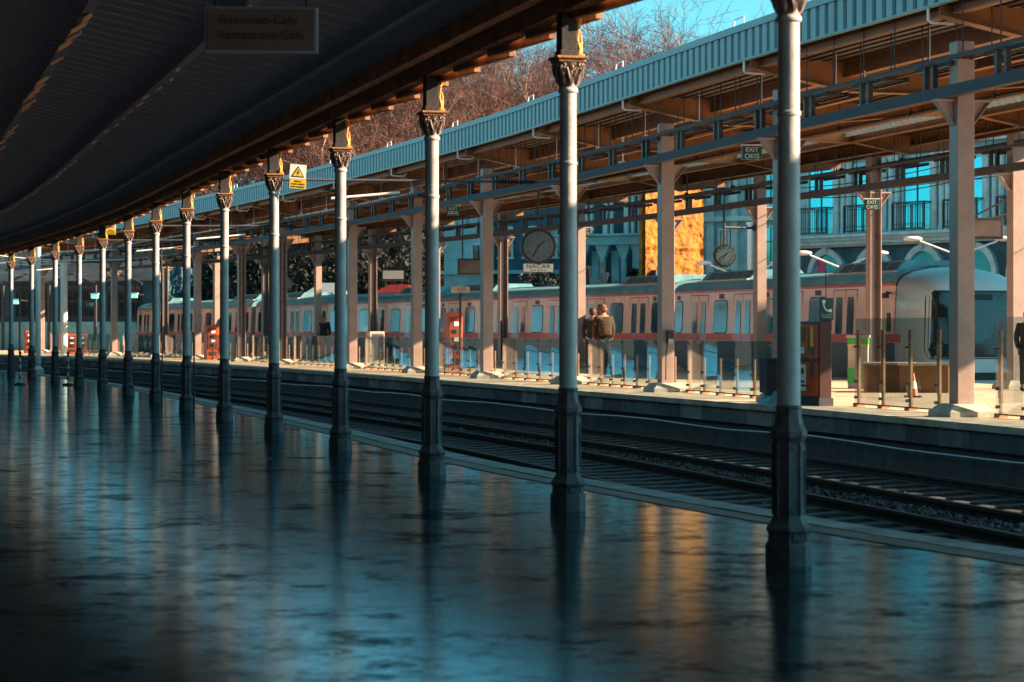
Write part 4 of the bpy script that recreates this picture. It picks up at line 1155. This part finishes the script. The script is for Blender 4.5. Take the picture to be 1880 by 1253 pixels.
# ================================================================== boards and signposts
def board(label, px, py, Y, w, h, face, arms):
    p = P(px, py, Y); t = thing('display_board', label, 'display', p, R(3))
    MB().box((0,0,0), (w+.10,.16,h+.10), bevel=.012).build('case', M['black'], t); MB().box((0,-.079,0), (w,.012,h)).build('screen', face, t)
    for a, b in arms: MB().tube([a, b], .02, 6).build('arm', M['black'], t)
dim = mat('unlit screen', (.16,.13,.12), .3, var=.2, scale=2.)
board('blank white hanging display board between the fourth and third iron columns', 722, 505, 68, .62, .25, M['sign_white'], [((-.25,0,.15),(-.25,0,1.45)),((.25,0,.15),(.25,0,1.45)),((-.25,0,.5),(-.6,.2,.75))])
board('dark hanging display board left of the blue shaded column', 866, 490, 62, .68, .34, dim, [((-.25,0,.2),(-.25,0,1.3)),((.25,0,.2),(.25,0,1.3))])
board('dark hanging display on black arms at the bright column by the right picture edge', 1800, 420, 45, .78, .32, dim, [((.1,0,.18),(.62,.1,.3)),((-.25,0,.18),(.62,.1,.62)),((-.3,0,.18),(-.3,0,1.3))])
def signpost(label, px, py, Y, w, h):
    p = P(px, py, Y); b = Vector((p.x, p.y, ZF)); t = thing('signpost', label, 'signpost', b, R(3)); H = p.z-ZF
    MB().tube([(0,0,0),(0,0,H+h*.4)], .028, 8).build('pole', M['black'], t); MB().box((0,-.035,H), (w,.03,h), bevel=.005).build('plate', M['concrete'], t)
    mb = MB(); mb.prism([(-w*.18,H),(-w*.08,H+.04),(-w*.08,H-.04)], 'Y', -.056, -.05); mb.box((.06,-.053,H), (.16,.006,.016)); mb.build('arrow', M['wood'], t)
    MB().lathe([(.16,0),(.16,.02),(.05,.05)], 16).build('foot', M['black'], t)
signpost('beige direction plate on a black pole above the orange vending machine', 845, 532, 60, .50, .17)
signpost('small pale plate on a black pole below the distant clock', 522, 543, 79, .28, .14)

# ================================================================== cabinets and machines on the far platform
def vend(label, px, Yy, w, h, face_rz, trim=True):
    x = (px-HX)*Yy/F; t = thing('vending_machine', label, 'vending machine', (x,Yy,ZF), face_rz, 'orange machines on the far platform')
    MB().box((0,0,h/2), (w,.5,h), bevel=.015).build('body', M['red_box'], t)
    MB().box((-.03,-.253,h*.62), (w*.72,.02,h*.62)).build('front_panel', M['red_dark'], t)
    for k in range(4): MB().box((-.05+.06*(k%2),-.266,h*(.42+.13*k)), (w*.32,.012,h*.07)).build('item_window', M['sign_white'] if k%2 else M['pane'], t)
    MB().box((0,-.26,h*.18), (w*.6,.02,h*.10)).build('tray', M['black'], t)
vend('orange vending machine in front of the train, left of the beige direction plate pole', 832, 61.5, .40, 1.62, R(18))
vend('orange red vending machine beside the column left of the sixth iron column', 388, 87.6, .48, 1.32, R(22))
vend('bright red cabinet at the far left, right of the thick white post', 130, 107, .55, .95, R(22))
vend('narrow red cabinet at the far left beside the thirteenth iron column', 51, 112, .32, 1.1, R(22))
M['red_shaded'] = mat('red enamel painted shaded', (.07,.025,.022), .45, var=.15)  # cabinet body darkened so its end face looks shaded
ph = CR1.pt(34.1, -.10, ZF); a36 = CR1.ang(34.1)
t = thing('red_cabinet', 'dark red equipment cabinet with stickers behind the nearest iron column', 'cabinet', ph, a36)
MB().box((0,.65,.64), (.20,1.30,1.28), bevel=.01).build('body', M['red_shaded'], t)
MB().box((0,.65,.06), (.24,1.34,.12)).build('plinth', M['grey_steel'], t)
mb = MB(); mb.box((-.106,.65,.98), (.012,1.22,.52)); mb.build('upper_door', M['red_box'], t)
mb = MB(); mb.box((-.106,.65,.40), (.012,1.22,.52)); mb.build('lower_door', M['red_box'], t)
for k, (y, z, w, h, m) in enumerate(((.25,1.05,.10,.30,'sign_yellow'),(.42,.98,.07,.42,'wood'),(.58,1.08,.08,.22,'leaf_rust'),(.75,1.0,.12,.36,'pane'),(.98,.95,.16,.40,'pane'),(.25,.82,.10,.12,'sign_green'),(.62,.84,.14,.10,'sign_white'))):
    MB().box((-.116,y,z), (.012,w,h)).build('display_window', M[m], t)
o = MB().box((-.116,.60,.42), (.010,.22,.40)).build('notice', M['sign_white'], t)
mb = MB(); mb.lathe([(.05,-.004),(.05,.004)], 16, (-.123,.60,.52), 'X'); mb.box((-.123,.60,.36), (.006,.14,.03)); mb.box((-.123,.60,.30), (.006,.14,.03)); mb.build('notice_print', M['grey_steel'], o)
MB().box((-.116,.25,.55), (.010,.09,.22)).build('notice', M['grey_steel'], t)
for y in (.38,.5): MB().tube([(-.11,y,.30),(-.15,y,.30)], .014, 8).build('handle', M['grey_steel'], t)
sp2 = P(1517, 568, 34.2)
t = thing('telephone_sign', 'dark green telephone sign with a white handset above the red cabinet', 'sign', sp2, R(6))
MB().box((0,0,0), (.215,.05,.34), bevel=.006).build('plate', M['sign_green'], t)
mb = MB(); pts = [(-.052,-.03,.115),(-.05,-.03,.06),(-.03,-.03,.01),(.0,-.03,-.02),(.045,-.03,-.03)]
mb.tube(pts, [.014,.012,.011,.012,.014], 8); mb.box((-.048,-.03,.115), (.05,.012,.045), bevel=.005); mb.box((.055,-.03,-.022), (.045,.012,.05), bevel=.005)
mb.build('handset_symbol', M['sign_white'], t)
text('ACİL DURUM', .030, M['sign_white'], t, (0,-.028,-.085), ext=.002); text('TELEFONU', .030, M['sign_white'], t, (0,-.028,-.122), ext=.002)
MB().tube([(0,.02,.17),(.0,.02,.6)], .008, 6).build('hanger', M['black'], t)
MB().box((0,.0,-.24), (.16,.04,.16)).build('bracket', M['black'], t)
g = P(1416, 0, 35.2); g.z = ZF; t = thing('litter_bin', 'grey blue metal litter bin with a sloping foot, left of the nearest iron column', 'bin', g, CR1.ang(36.9))
MB().box((0,0,.42), (.27,.34,.50), bevel=.01).build('body', M['grey_steel'], t); MB().box((0,0,.69), (.30,.38,.05), bevel=.008).build('lid', M['facade_deep'], t)
mb = MB(); mb.prism([(-.16,0),(.16,0),(.16,.20),(-.02,.20)], 'Y', -.19, .19); mb.build('foot', M['facade_teal'], t)
ux = P(689, 0, 70); t = thing('utility_box', 'pale grey utility box standing before the train, left of the fourth column', 'cabinet', (ux.x, 70, ZF), R(20))
MB().box((0,0,.55), (.48,.40,1.10), bevel=.015).build('body', M['concrete'], t); MB().box((.03,-.205,.62), (.36,.014,.8)).build('door', M['grey_steel'], t); MB().box((.16,-.22,.66), (.03,.02,.12)).build('handle', M['black'], t)
# socket box with cable on the third front column
cc = Vector((2.85,41.9,ZF)); t = thing('socket_box', 'small dark socket box with a hanging cable on the beige column', 'socket box', cc + Vector((.02,-.15,1.02)), CR1.ang(41.9))
MB().box((.04,-.04,.0), (.13,.08,.24), bevel=.008).build('case', M['black'], t); MB().box((.04,-.085,-.08), (.10,.02,.09)).build('cover', M['concrete'], t)
MB().tube([(-.0,-.02,-.12),(-.03,-.02,-.3),(-.035,-.015,-.8)], .012, 6).build('cable', M['black'], t)
# traffic cone behind the glass
cp = P(1676, 737, 38.5); t = thing('traffic_cone', 'small orange and white traffic cone behind the tall glass barrier', 'cone', (cp.x, 38.5, ZF))
MB().box((0,0,.015), (.26,.26,.03), bevel=.005).build('base', M['black'], t)
MB().lathe([(.10,.03),(.075,.15)], 16).build('lower_body', M['red_box'], t); MB().lathe([(.0755,.15),(.05,.28)], 16).build('white_band', M['sign_white'], t); MB().lathe([(.0505,.28),(.022,.42)], 16).build('tip', M['red_box'], t)
# box added as a green reflection and planter boxes seen through the tall barrier
def crate(name, label, px, Yy, w, d, h, m, band=None):
    x = (px-HX)*Yy/F; t = thing(name, label, 'box', (x, Yy, ZF), R(-14))
    MB().box((0,0,h/2), (w,d,h), bevel=.02).build('body', m, t)
    MB().box((0,0,h+.02), (w+.06,d+.06,.05), bevel=.01).build('lid', M['concrete'], t)
    if band:
        for z, hh, mm in band: MB().box((0,0,z), (w+.012,d+.012,hh)).build('band', mm, t)
M['bright_green'] = mat('painted green reflection', (.05,.42,.10), .5, var=.1)
crate('green_reflection_box', 'added box with green and yellow bands for a reflection in the glass', 1576, 44.5, .38, .4, 1.0, M['concrete'], [(.95,.16,M['bright_green']),(.85,.03,M['sign_yellow']),(.25,.3,M['bright_green'])])
crate('bench_block', 'low tan block bench behind the tall glass barrier, nearer the green banded box', 1632, 42.2, .9, .5, .5, M['steel_ochre'])
crate('bench_block', 'low tan block bench behind the tall glass barrier, left of the rightmost column', 1698, 41.5, .9, .5, .5, M['steel_ochre'])

# ================================================================== warning signs, catenary arms, wires
def warn(label, p, rz):
    t = thing('warning_sign', label, 'sign', p, rz, 'yellow high voltage warning signs')
    w, h = .255, .36; tl = R(4)
    def tl_(o): o.rotation_euler.rotate_axis('Y', tl) if False else None
    MB().box((0,0,.02), (w,.012,h*.62)).build('upper_plate', M['sign_white'], t); MB().box((.01,0,-.17), (w,.012,h*.40)).build('lower_plate', M['sign_yellow'], t)
    MB().prism([(-.10,-.062),(.10,-.062),(0,.105)], 'Y', -.010, -.007).build('triangle', M['black'], t)
    MB().prism([(-.078,-.050),(.078,-.050),(0,.082)], 'Y', -.0135, -.0105).build('triangle_field', M['sign_yellow'], t)
    MB().prism([(.012,.05),(-.018,.0),(.0,.0),(-.010,-.042),(.022,.012),(.004,.012),(.02,.05)], 'Y', -.0165, -.014).build('lightning_bolt', M['black'], t)
    for k, s in enumerate(('DİKKAT','YÜKSEK GERİLİM','ÖLÜM TEHLİKESİ')):
        text(s, .030 if k else .034, M['wood_dark'], t, (.01,-.008,-.13-.042*k), ext=.001, sx=.9)
    t.rotation_euler = (0, tl, rz); return t
def cat_arm(label, colY, z, L, diag=True):
    o = CN.pt(colY, 0, z); t = thing('catenary_arm', label, 'catenary arm', o, CN.ang(colY), 'catenary arms reaching from the iron columns over the track')
    MB().tube([(.08,0,0),(L*.72,0,.03)], .021, 8).build('tube', M['grey_steel'], t, smooth=True)
    mb = MB()
    for k in range(12): mb.lathe([(.025,-.012),(.055,0),(.025,.012)], 12, (L*.74+.05*k,0,.035), 'X')
    mb.tube([(L*.72,0,.03),(L*.74+.62,0,.035)], .022, 8); mb.build('insulator', M['wood_dark'], t, smooth=True)
    MB().tube([(L*.74+.6,0,.035),(L+.35,0,.06)], .018, 8).build('end_rod', M['grey_steel'], t)
    if diag:
        MB().tube([(.9,0,-.28),(2.0,.03,-.17)], .02, 8).build('strut', M['white_paint'], t)
    MB().lathe([(.105,-.03),(.105,.03)], 16, (0,0,-.02)).build('clamp', M['black'], t)
cat_arm('steel catenary arm with insulator from the fifth iron column', 35, 3.93, 4.9)
cat_arm('steel catenary arm from the tenth iron column, beside the smaller warning sign', 60, 3.98, 3.6)
cat_arm('steel catenary arm from the leftmost iron column', 80, 4.0, 3.6)
cat_arm('steel catenary arm from the eighth iron column', 50, 3.9, 3.4)
warn('larger yellow and white high voltage warning sign hanging beside the fifth iron column', P(547,318,34.93), CN.ang(35)*.6)
warn('smaller yellow and white high voltage warning sign at the tenth iron column', P(204,414,59.9), CN.ang(60)*.5)
warn('yellow warning sign cut off at the left picture edge', P(2,452,82), CN.ang(80)*.5).scale = (1.4,)*3
for d, z, lab in ((12.5,5.2,'thin overhead wire running above the metro train'),):
    mb = MB(); mb.tube([CE.pt(Y, d, z+.06*math.sin(Y*.12)) for Y in range(8, 130, 3)], .010, 5)
    tag(mb.build('overhead_wire', M['black']), lab, 'wire')
rw = random.Random(31)
for k, (a, b, lab) in enumerate((((1300,345,60),(1750,300,52),'slack dark wire below the canopy between the smaller clock and the rightmost column'),((1440,362,58),(1880,300,46),'slack dark wire crossing before the classical building windows'),
        ((0,484,100),(250,462,104),'pale wire before the shed at the far left'),((0,500,100),(190,497,104),'lower pale wire before the shed at the far left'),((0,470,95),(330,466,98),'uppermost pale wire before the shed at the far left'))):
    A, B = P(*a), P(*b); pts = [A.lerp(B, q/12)-Vector((0,0,.25*(1-(2*q/12-1)**2))) for q in range(13)]
    mb = MB(); mb.tube(pts, .012 if k < 2 else .02, 5); tag(mb.build('overhead_wire', M['black'] if k < 2 else M['white_paint']), lab, 'wire')
mb = MB()
for px, py in ((130,425),): pass
gb = MB(); A, B = P(-10,505,99), P(300,452,99)
gb.tube([P(-10,486,99), P(120,462,99), P(300,455,99)], .03, 6); gb.build('gantry_bar', M['white_paint'])
tag(bpy.data.objects['gantry_bar'], 'pale horizontal catenary bar before the shed at the far left', 'catenary bar')

# ================================================================== stanchions and chain on the old platform
def stanchion(label, p):
    t = thing('stanchion', label, 'stanchion', p, 0, 'red and white stanchions on the old platform')
    MB().lathe([(.17,0),(.17,.03),(.13,.05),(.03,.065)], 20).build('base', M['black'], t, smooth=True)
    for k in range(8): MB().lathe([(.03,.06+.105*k),(.03,.06+.105*k+.104)], 12).build('band', M['red_box'] if k % 2 else M['white_paint'], t, smooth=True)
    MB().sphere((0,0,.925), .045, 12, 8).build('cap', M['black'], t)
s1 = P(37, 707, 65.7); s2 = P(125, 707.5, 65.4); s1.z = s2.z = 0
stanchion('red and white stanchion on a black base, the left one of the pair', s1); stanchion('red and white stanchion on a black base, the right one of the pair', s2)
def chain(a, b, sag, lab):
    mb = MB(); n = 40
    for k in range(n):
        u = (k+.5)/n; p = a.lerp(b, u)-Vector((0,0,sag*(1-(2*u-1)**2))); q = a.lerp(b, u+.02)-Vector((0,0,sag*(1-(2*(u+.02)-1)**2)))
        mb.tube([p, p.lerp(q, 1.1)], .012, 5)
    tag(mb.build('chain', M['black']), lab, 'chain')
chain(s1+Vector((0,0,.88)), s2+Vector((0,0,.88)), .28, 'drooping chain between the two red and white stanchions')
c13 = CN.pt(75, 0, .8); chain(s1+Vector((0,0,.88)), c13, .2, 'drooping chain from the left stanchion to an iron column')

# ================================================================== people
def skin_obj(name, joints, bones, radii, m, parent, root=0, sub=2):
    me = bpy.data.meshes.new(name); me.from_pydata([Vector(j) for j in joints], bones, []); me.materials.append(m)
    o = bpy.data.objects.new(name, me); COL.objects.link(o); o.parent = parent
    sk = o.modifiers.new('skin', 'SKIN'); sk.use_smooth_shade = True
    for i, r in enumerate(radii):
        d = me.skin_vertices[0].data[i]; d.radius = r if isinstance(r, tuple) else (r, r); d.use_root = (i == root)
    sb = o.modifiers.new('sub', 'SUBSURF'); sb.levels = sub; sb.render_levels = sub
    return o
def person(label, loc, rz, h, coat, trousers, hat, pack, lean=0., armbend=.12):
    k = h/1.75; t = thing('person', label, 'person', loc, rz)
    # faces local -Y; whole body one surface
    J = [(0,0,.95),(0,-.01,1.12),(0,.0,1.32),(0,-.01,1.45),(0,-.02,1.53),(0,-.03,1.62),(0,-.035,1.70),
         (.10,0,.90),(.11,-.01,.50),(.115,.02,.10),(.12,-.12,.04),
         (-.10,0,.90),(-.115,.01,.50),(-.12,.05,.10),(-.125,-.09,.04),
         (.19,.0,1.42),(.25,.03,1.15),(.24,-.08,.92),(.235,-.12,.84),
         (-.19,.0,1.42),(-.25,.03,1.15),(-.24,-.08,.92),(-.235,-.12,.84)]
    B = [(0,1),(1,2),(2,3),(3,4),(4,5),(5,6),(0,7),(7,8),(8,9),(9,10),(0,11),(11,12),(12,13),(13,14),(3,15),(15,16),(16,17),(17,18),(3,19),(19,20),(20,21),(21,22)]
    Rr = [(.15,.10),(.135,.095),(.16,.11),(.09,.07),(.055,.055),(.08,.09),(.062,.07),.09,.06,.042,.035,.09,.06,.042,.035,.06,.045,.035,.032,.06,.045,.035,.032]
    J = [(x*k,(y-lean*max(0,z-.9))*k,z*k) for x,y,z in J]; Rr = [tuple(v*k for v in r) if isinstance(r, tuple) else r*k for r in Rr]
    skin_obj('body', J, B, Rr, M['skin'], t)
    # face: nose, eyes, ears; five fingers per hand
    hd = Vector(J[5])
    f = MB(); f.sphere(hd+Vector((0,-.098*k,0)), .016*k, 8, 6, (.8,1,1.3))
    for s in (-1,1): f.sphere(hd+Vector((s*.083*k,.0,.0)), .024*k, 8, 6, (.4,.7,1.2))
    f.build('nose_and_ears', M['skin'], t)
    e = MB()
    for s in (-1,1): e.sphere(hd+Vector((s*.032*k,-.088*k,.02*k)), .010*k, 8, 6)
    e.box(hd+Vector((0,-.086*k,-.045*k)), (.045*k,.01*k,.008*k)); e.build('eyes_and_mouth', M['hair'], t)
    for idx, s in ((18,1),(22,-1)):
        c = Vector(J[idx]); hm = MB()
        for q in range(4):
            bx = c+Vector(((q-1.5)*.018*k*.4, (q-1.5)*.02*k, -.02*k)); L = (.065,.075,.07,.055)[q]*k
            hm.tube([bx, bx+Vector((-s*.006,-.006,-L*.5)), bx+Vector((-s*.02*k,-.008,-L))], [.010*k,.009*k,.007*k], 6)
        hm.tube([c+Vector((0,-.03*k,0)), c+Vector((-s*.012*k,-.055*k,-.03*k)), c+Vector((-s*.015*k,-.055*k,-.06*k))], [.012*k,.010*k,.008*k], 6)
        hm.build('fingers', M['skin'], t, smooth=True)
    # clothing follows the body
    ct = [0,1,2,3,15,16,17,19,20,21]; mp = {v:i for i,v in enumerate(ct)}
    JJ = [J[v] for v in ct] + [(0,.0,.80*k)]; BB = [(mp[a],mp[b]) for a,b in B if a in mp and b in mp] + [(0,len(ct))]
    Rc = [(.19*k,.14*k),(.18*k,.135*k),(.205*k,.15*k),(.12*k,.10*k),.085*k,.068*k,.056*k,.085*k,.068*k,.056*k,(.20*k,.145*k)]
    skin_obj('coat', JJ, BB, Rc, coat, t)
    JT = [J[0],J[7],J[8],J[9],J[11],J[12],J[13]]
    skin_obj('trousers', JT, [(0,1),(1,2),(2,3),(0,4),(4,5),(5,6)], [(.16*k,.11*k),.105*k,.078*k,.06*k,.105*k,.078*k,.06*k], trousers, t)
    sh = MB()
    for idx in (10,14): c = Vector(J[idx]); sh.box(c+Vector((0,.05*k,-.0)), (.09*k,.27*k,.08*k), bevel=.025)
    sh.build('shoes', M['black'], t)
    hm = MB(); c = hd+Vector((0,.018*k,.04*k))
    hm.sphere(c, .112*k, 16, 10, (.92,1.0,1.05)); 
    if hat:
        for v in list(hm.bm.verts):
            if v.co.y < c.y-.05*k and v.co.z < c.z: v.co.z = c.z+.01*k
        hm.tube([c+Vector((math.cos(a)*.105*k, math.sin(a)*.112*k, -.03*k)) for a in [q*.42 for q in range(16)]], .02*k, 6)
        hm.build('woollen_hat', hat, t, smooth=True)
    else:
        for v in list(hm.bm.verts):
            if v.co.y < c.y-.03*k and v.co.z < c.z+.04*k: v.co.y = c.y-.03*k
        hm.build('hair', M['hair'], t, smooth=True)
    return t
pb = P(1108, 562, 60); pz = ZF
rzp = R(180+12)
man = person('person in a brown coat and tan woollen hat wearing a rucksack, facing the train', (pb.x, 60, pz), rzp, 1.80, M['coat_brown'], M['coat_dark'], mat('tan wool', (.25,.13,.07), .9, var=.2, scale=20., bump=.4), True, .02)
person('person in dark clothes half hidden behind the one with the rucksack', (pb.x-.27, 60.6, pz), rzp-R(25), 1.72, M['coat_dark'], M['coat_dark'], None, False)
bp_ = thing('rucksack', 'olive brown rucksack on the back of the person in the brown coat', 'rucksack', (pb.x, 60, pz), rzp)
mb = MB(); mb.box((0,.235,1.20), (.34,.20,.46), bevel=.07); mb.build('sack', M['bag'], bp_, smooth=True)
mb = MB(); mb.box((0,.345,1.12), (.24,.08,.24), bevel=.03); mb.build('pocket', M['coat_brown'], bp_, smooth=True)
for s in (-1,1):
    mb = MB(); mb.tube([(s*.12,.16,1.40),(s*.135,.03,1.475),(s*.145,-.13,1.36),(s*.16,-.13,1.18),(s*.155,.12,1.02)], .018, 6); mb.build('strap', M['coat_dark'], bp_)
mb = MB(); mb.tube([(-.04,.22,1.43),(0,.22,1.47),(.04,.22,1.43)], .010, 6); mb.build('handle', M['coat_dark'], bp_)
pe = P(1887, 590, 43); person('person in dark clothes cut by the right picture edge behind the glass barrier', (pe.x, 43, pz), R(150), 1.52, M['coat_dark'], M['coat_dark'], None, False)
pf = P(594, 570, 92); person('distant person in dark clothes standing before the train, right of a rear steel column', (pf.x, 92, pz), R(10), 1.75, M['coat_dark'], M['coat_dark'], None, False)

# ================================================================== small fittings under the steel canopy
def along(label, curve, d, z, r, Ya, Yb, m, name='conduit'):
    mb = MB(); mb.sweep(curve, [(d+r*math.cos(q*math.pi/3), z+r*math.sin(q*math.pi/3)) for q in range(6)], Ya, Yb, 2.)
    for Y in curve.walk(Ya+1, Yb-1, 3.1): mb.box(curve.pt(Y, d, z+.02), (.10,.05,.10), rz=curve.ang(Y)); mb.tube([curve.pt(Y,d,z), curve.pt(Y,d,5.9)], .008, 5)
    tag(mb.build(name, m), label, name)
along('pale thin pipe hung under the front edge of the steel canopy', CF, 1.15, 5.34, .026, 22, 116, M['white_paint'], 'pipe')
along('dark pipe hung under the middle of the steel canopy', CF, 3.9, 5.3, .035, 22, 116, M['black'], 'pipe')
along('grey pipe fixed along the rear of the steel canopy', CF, 8.0, 5.25, .03, 22, 95, M['grey_steel'], 'pipe')
for i, (Y, d, lab) in enumerate(((33.5,.25,'small dome camera hanging near the rightmost beige column'),(45.,.2,'small dome camera hanging right of the second iron column, under the beam'),(58.,.2,'small dome camera hanging above the dark display board'))):
    p = CR1.pt(Y, d, 4.95); t = thing('dome_camera', lab, 'camera', p, 0, 'dome cameras under the canopy')
    MB().tube([(0,0,0),(0,0,.5)], .018, 8).build('stem', M['white_paint'], t)
    MB().lathe([(.02,.02),(.09,.0),(.10,-.06),(.095,-.09)], 18).build('housing', M['white_paint'], t, smooth=True)
    MB().sphere((0,0,-.09), .08, 14, 8, (1,1,.9)).build('dome', M['pane'], t, smooth=True)
# ================================================================== world, sun, camera
AZ, EL = 94., 24.9           # sun: degrees to the right of the view direction, elevation
w = bpy.data.worlds.new('World'); S.world = w; w.use_nodes = True
nt = w.node_tree; bg = nt.nodes['Background']
sky = nt.nodes.new('ShaderNodeTexSky'); sky.sky_type = 'NISHITA'; sky.sun_disc = False
sky.sun_elevation = R(EL); sky.sun_rotation = R(AZ); sky.air_density = 1.; sky.dust_density = .6; sky.ozone_density = 1.5
bw = nt.nodes.new('ShaderNodeRGBToBW'); nt.links.new(sky.outputs[0], bw.inputs[0])
tint = nt.nodes.new('ShaderNodeMixRGB'); tint.blend_type = 'MULTIPLY'; tint.inputs[0].default_value = 1; tint.inputs[2].default_value = (.20, .80, 1.0, 1)
nt.links.new(bw.outputs[0], tint.inputs[1])
mx = nt.nodes.new('ShaderNodeMixRGB'); mx.inputs[0].default_value = .95
nt.links.new(sky.outputs[0], mx.inputs[1]); nt.links.new(tint.outputs[0], mx.inputs[2])
nt.links.new(mx.outputs[0], bg.inputs[0]); bg.inputs[1].default_value = .072
sd = bpy.data.lights.new('sun', 'SUN'); sd.energy = 5.; sd.angle = R(.5); sd.color = (1., .69, .43)
so = bpy.data.objects.new('sun', sd); COL.objects.link(so)
dv = Vector((math.sin(R(AZ))*math.cos(R(EL)), math.cos(R(AZ))*math.cos(R(EL)), math.sin(R(EL))))
so.rotation_euler = dv.to_track_quat('Z', 'Y').to_euler(); so.location = (30, 0, 40)
cd = bpy.data.cameras.new('camera'); cam = bpy.data.objects.new('camera', cd); COL.objects.link(cam); S.camera = cam
cam.location = (0, 0, CZ); cam.rotation_euler = (R(90), 0, 0)
cd.sensor_width = 36; cd.lens = F/1880*36; cd.clip_start = .1; cd.clip_end = 2000
cd.shift_y = (HY-626.5)/1880
cd.dof.use_dof = True; cd.dof.focus_distance = 42; cd.dof.aperture_fstop = 3.5
S.view_settings.view_transform = 'Standard'; S.view_settings.look = 'None'; S.view_settings.exposure = 2.0; S.view_settings.gamma = 1
S.render.engine = 'CYCLES'
S.cycles.use_denoising = True; S.cycles.max_bounces = 10; S.cycles.diffuse_bounces = 5; S.cycles.glossy_bounces = 5; S.cycles.transparent_max_bounces = 16
S.cycles.sample_clamp_indirect = 8
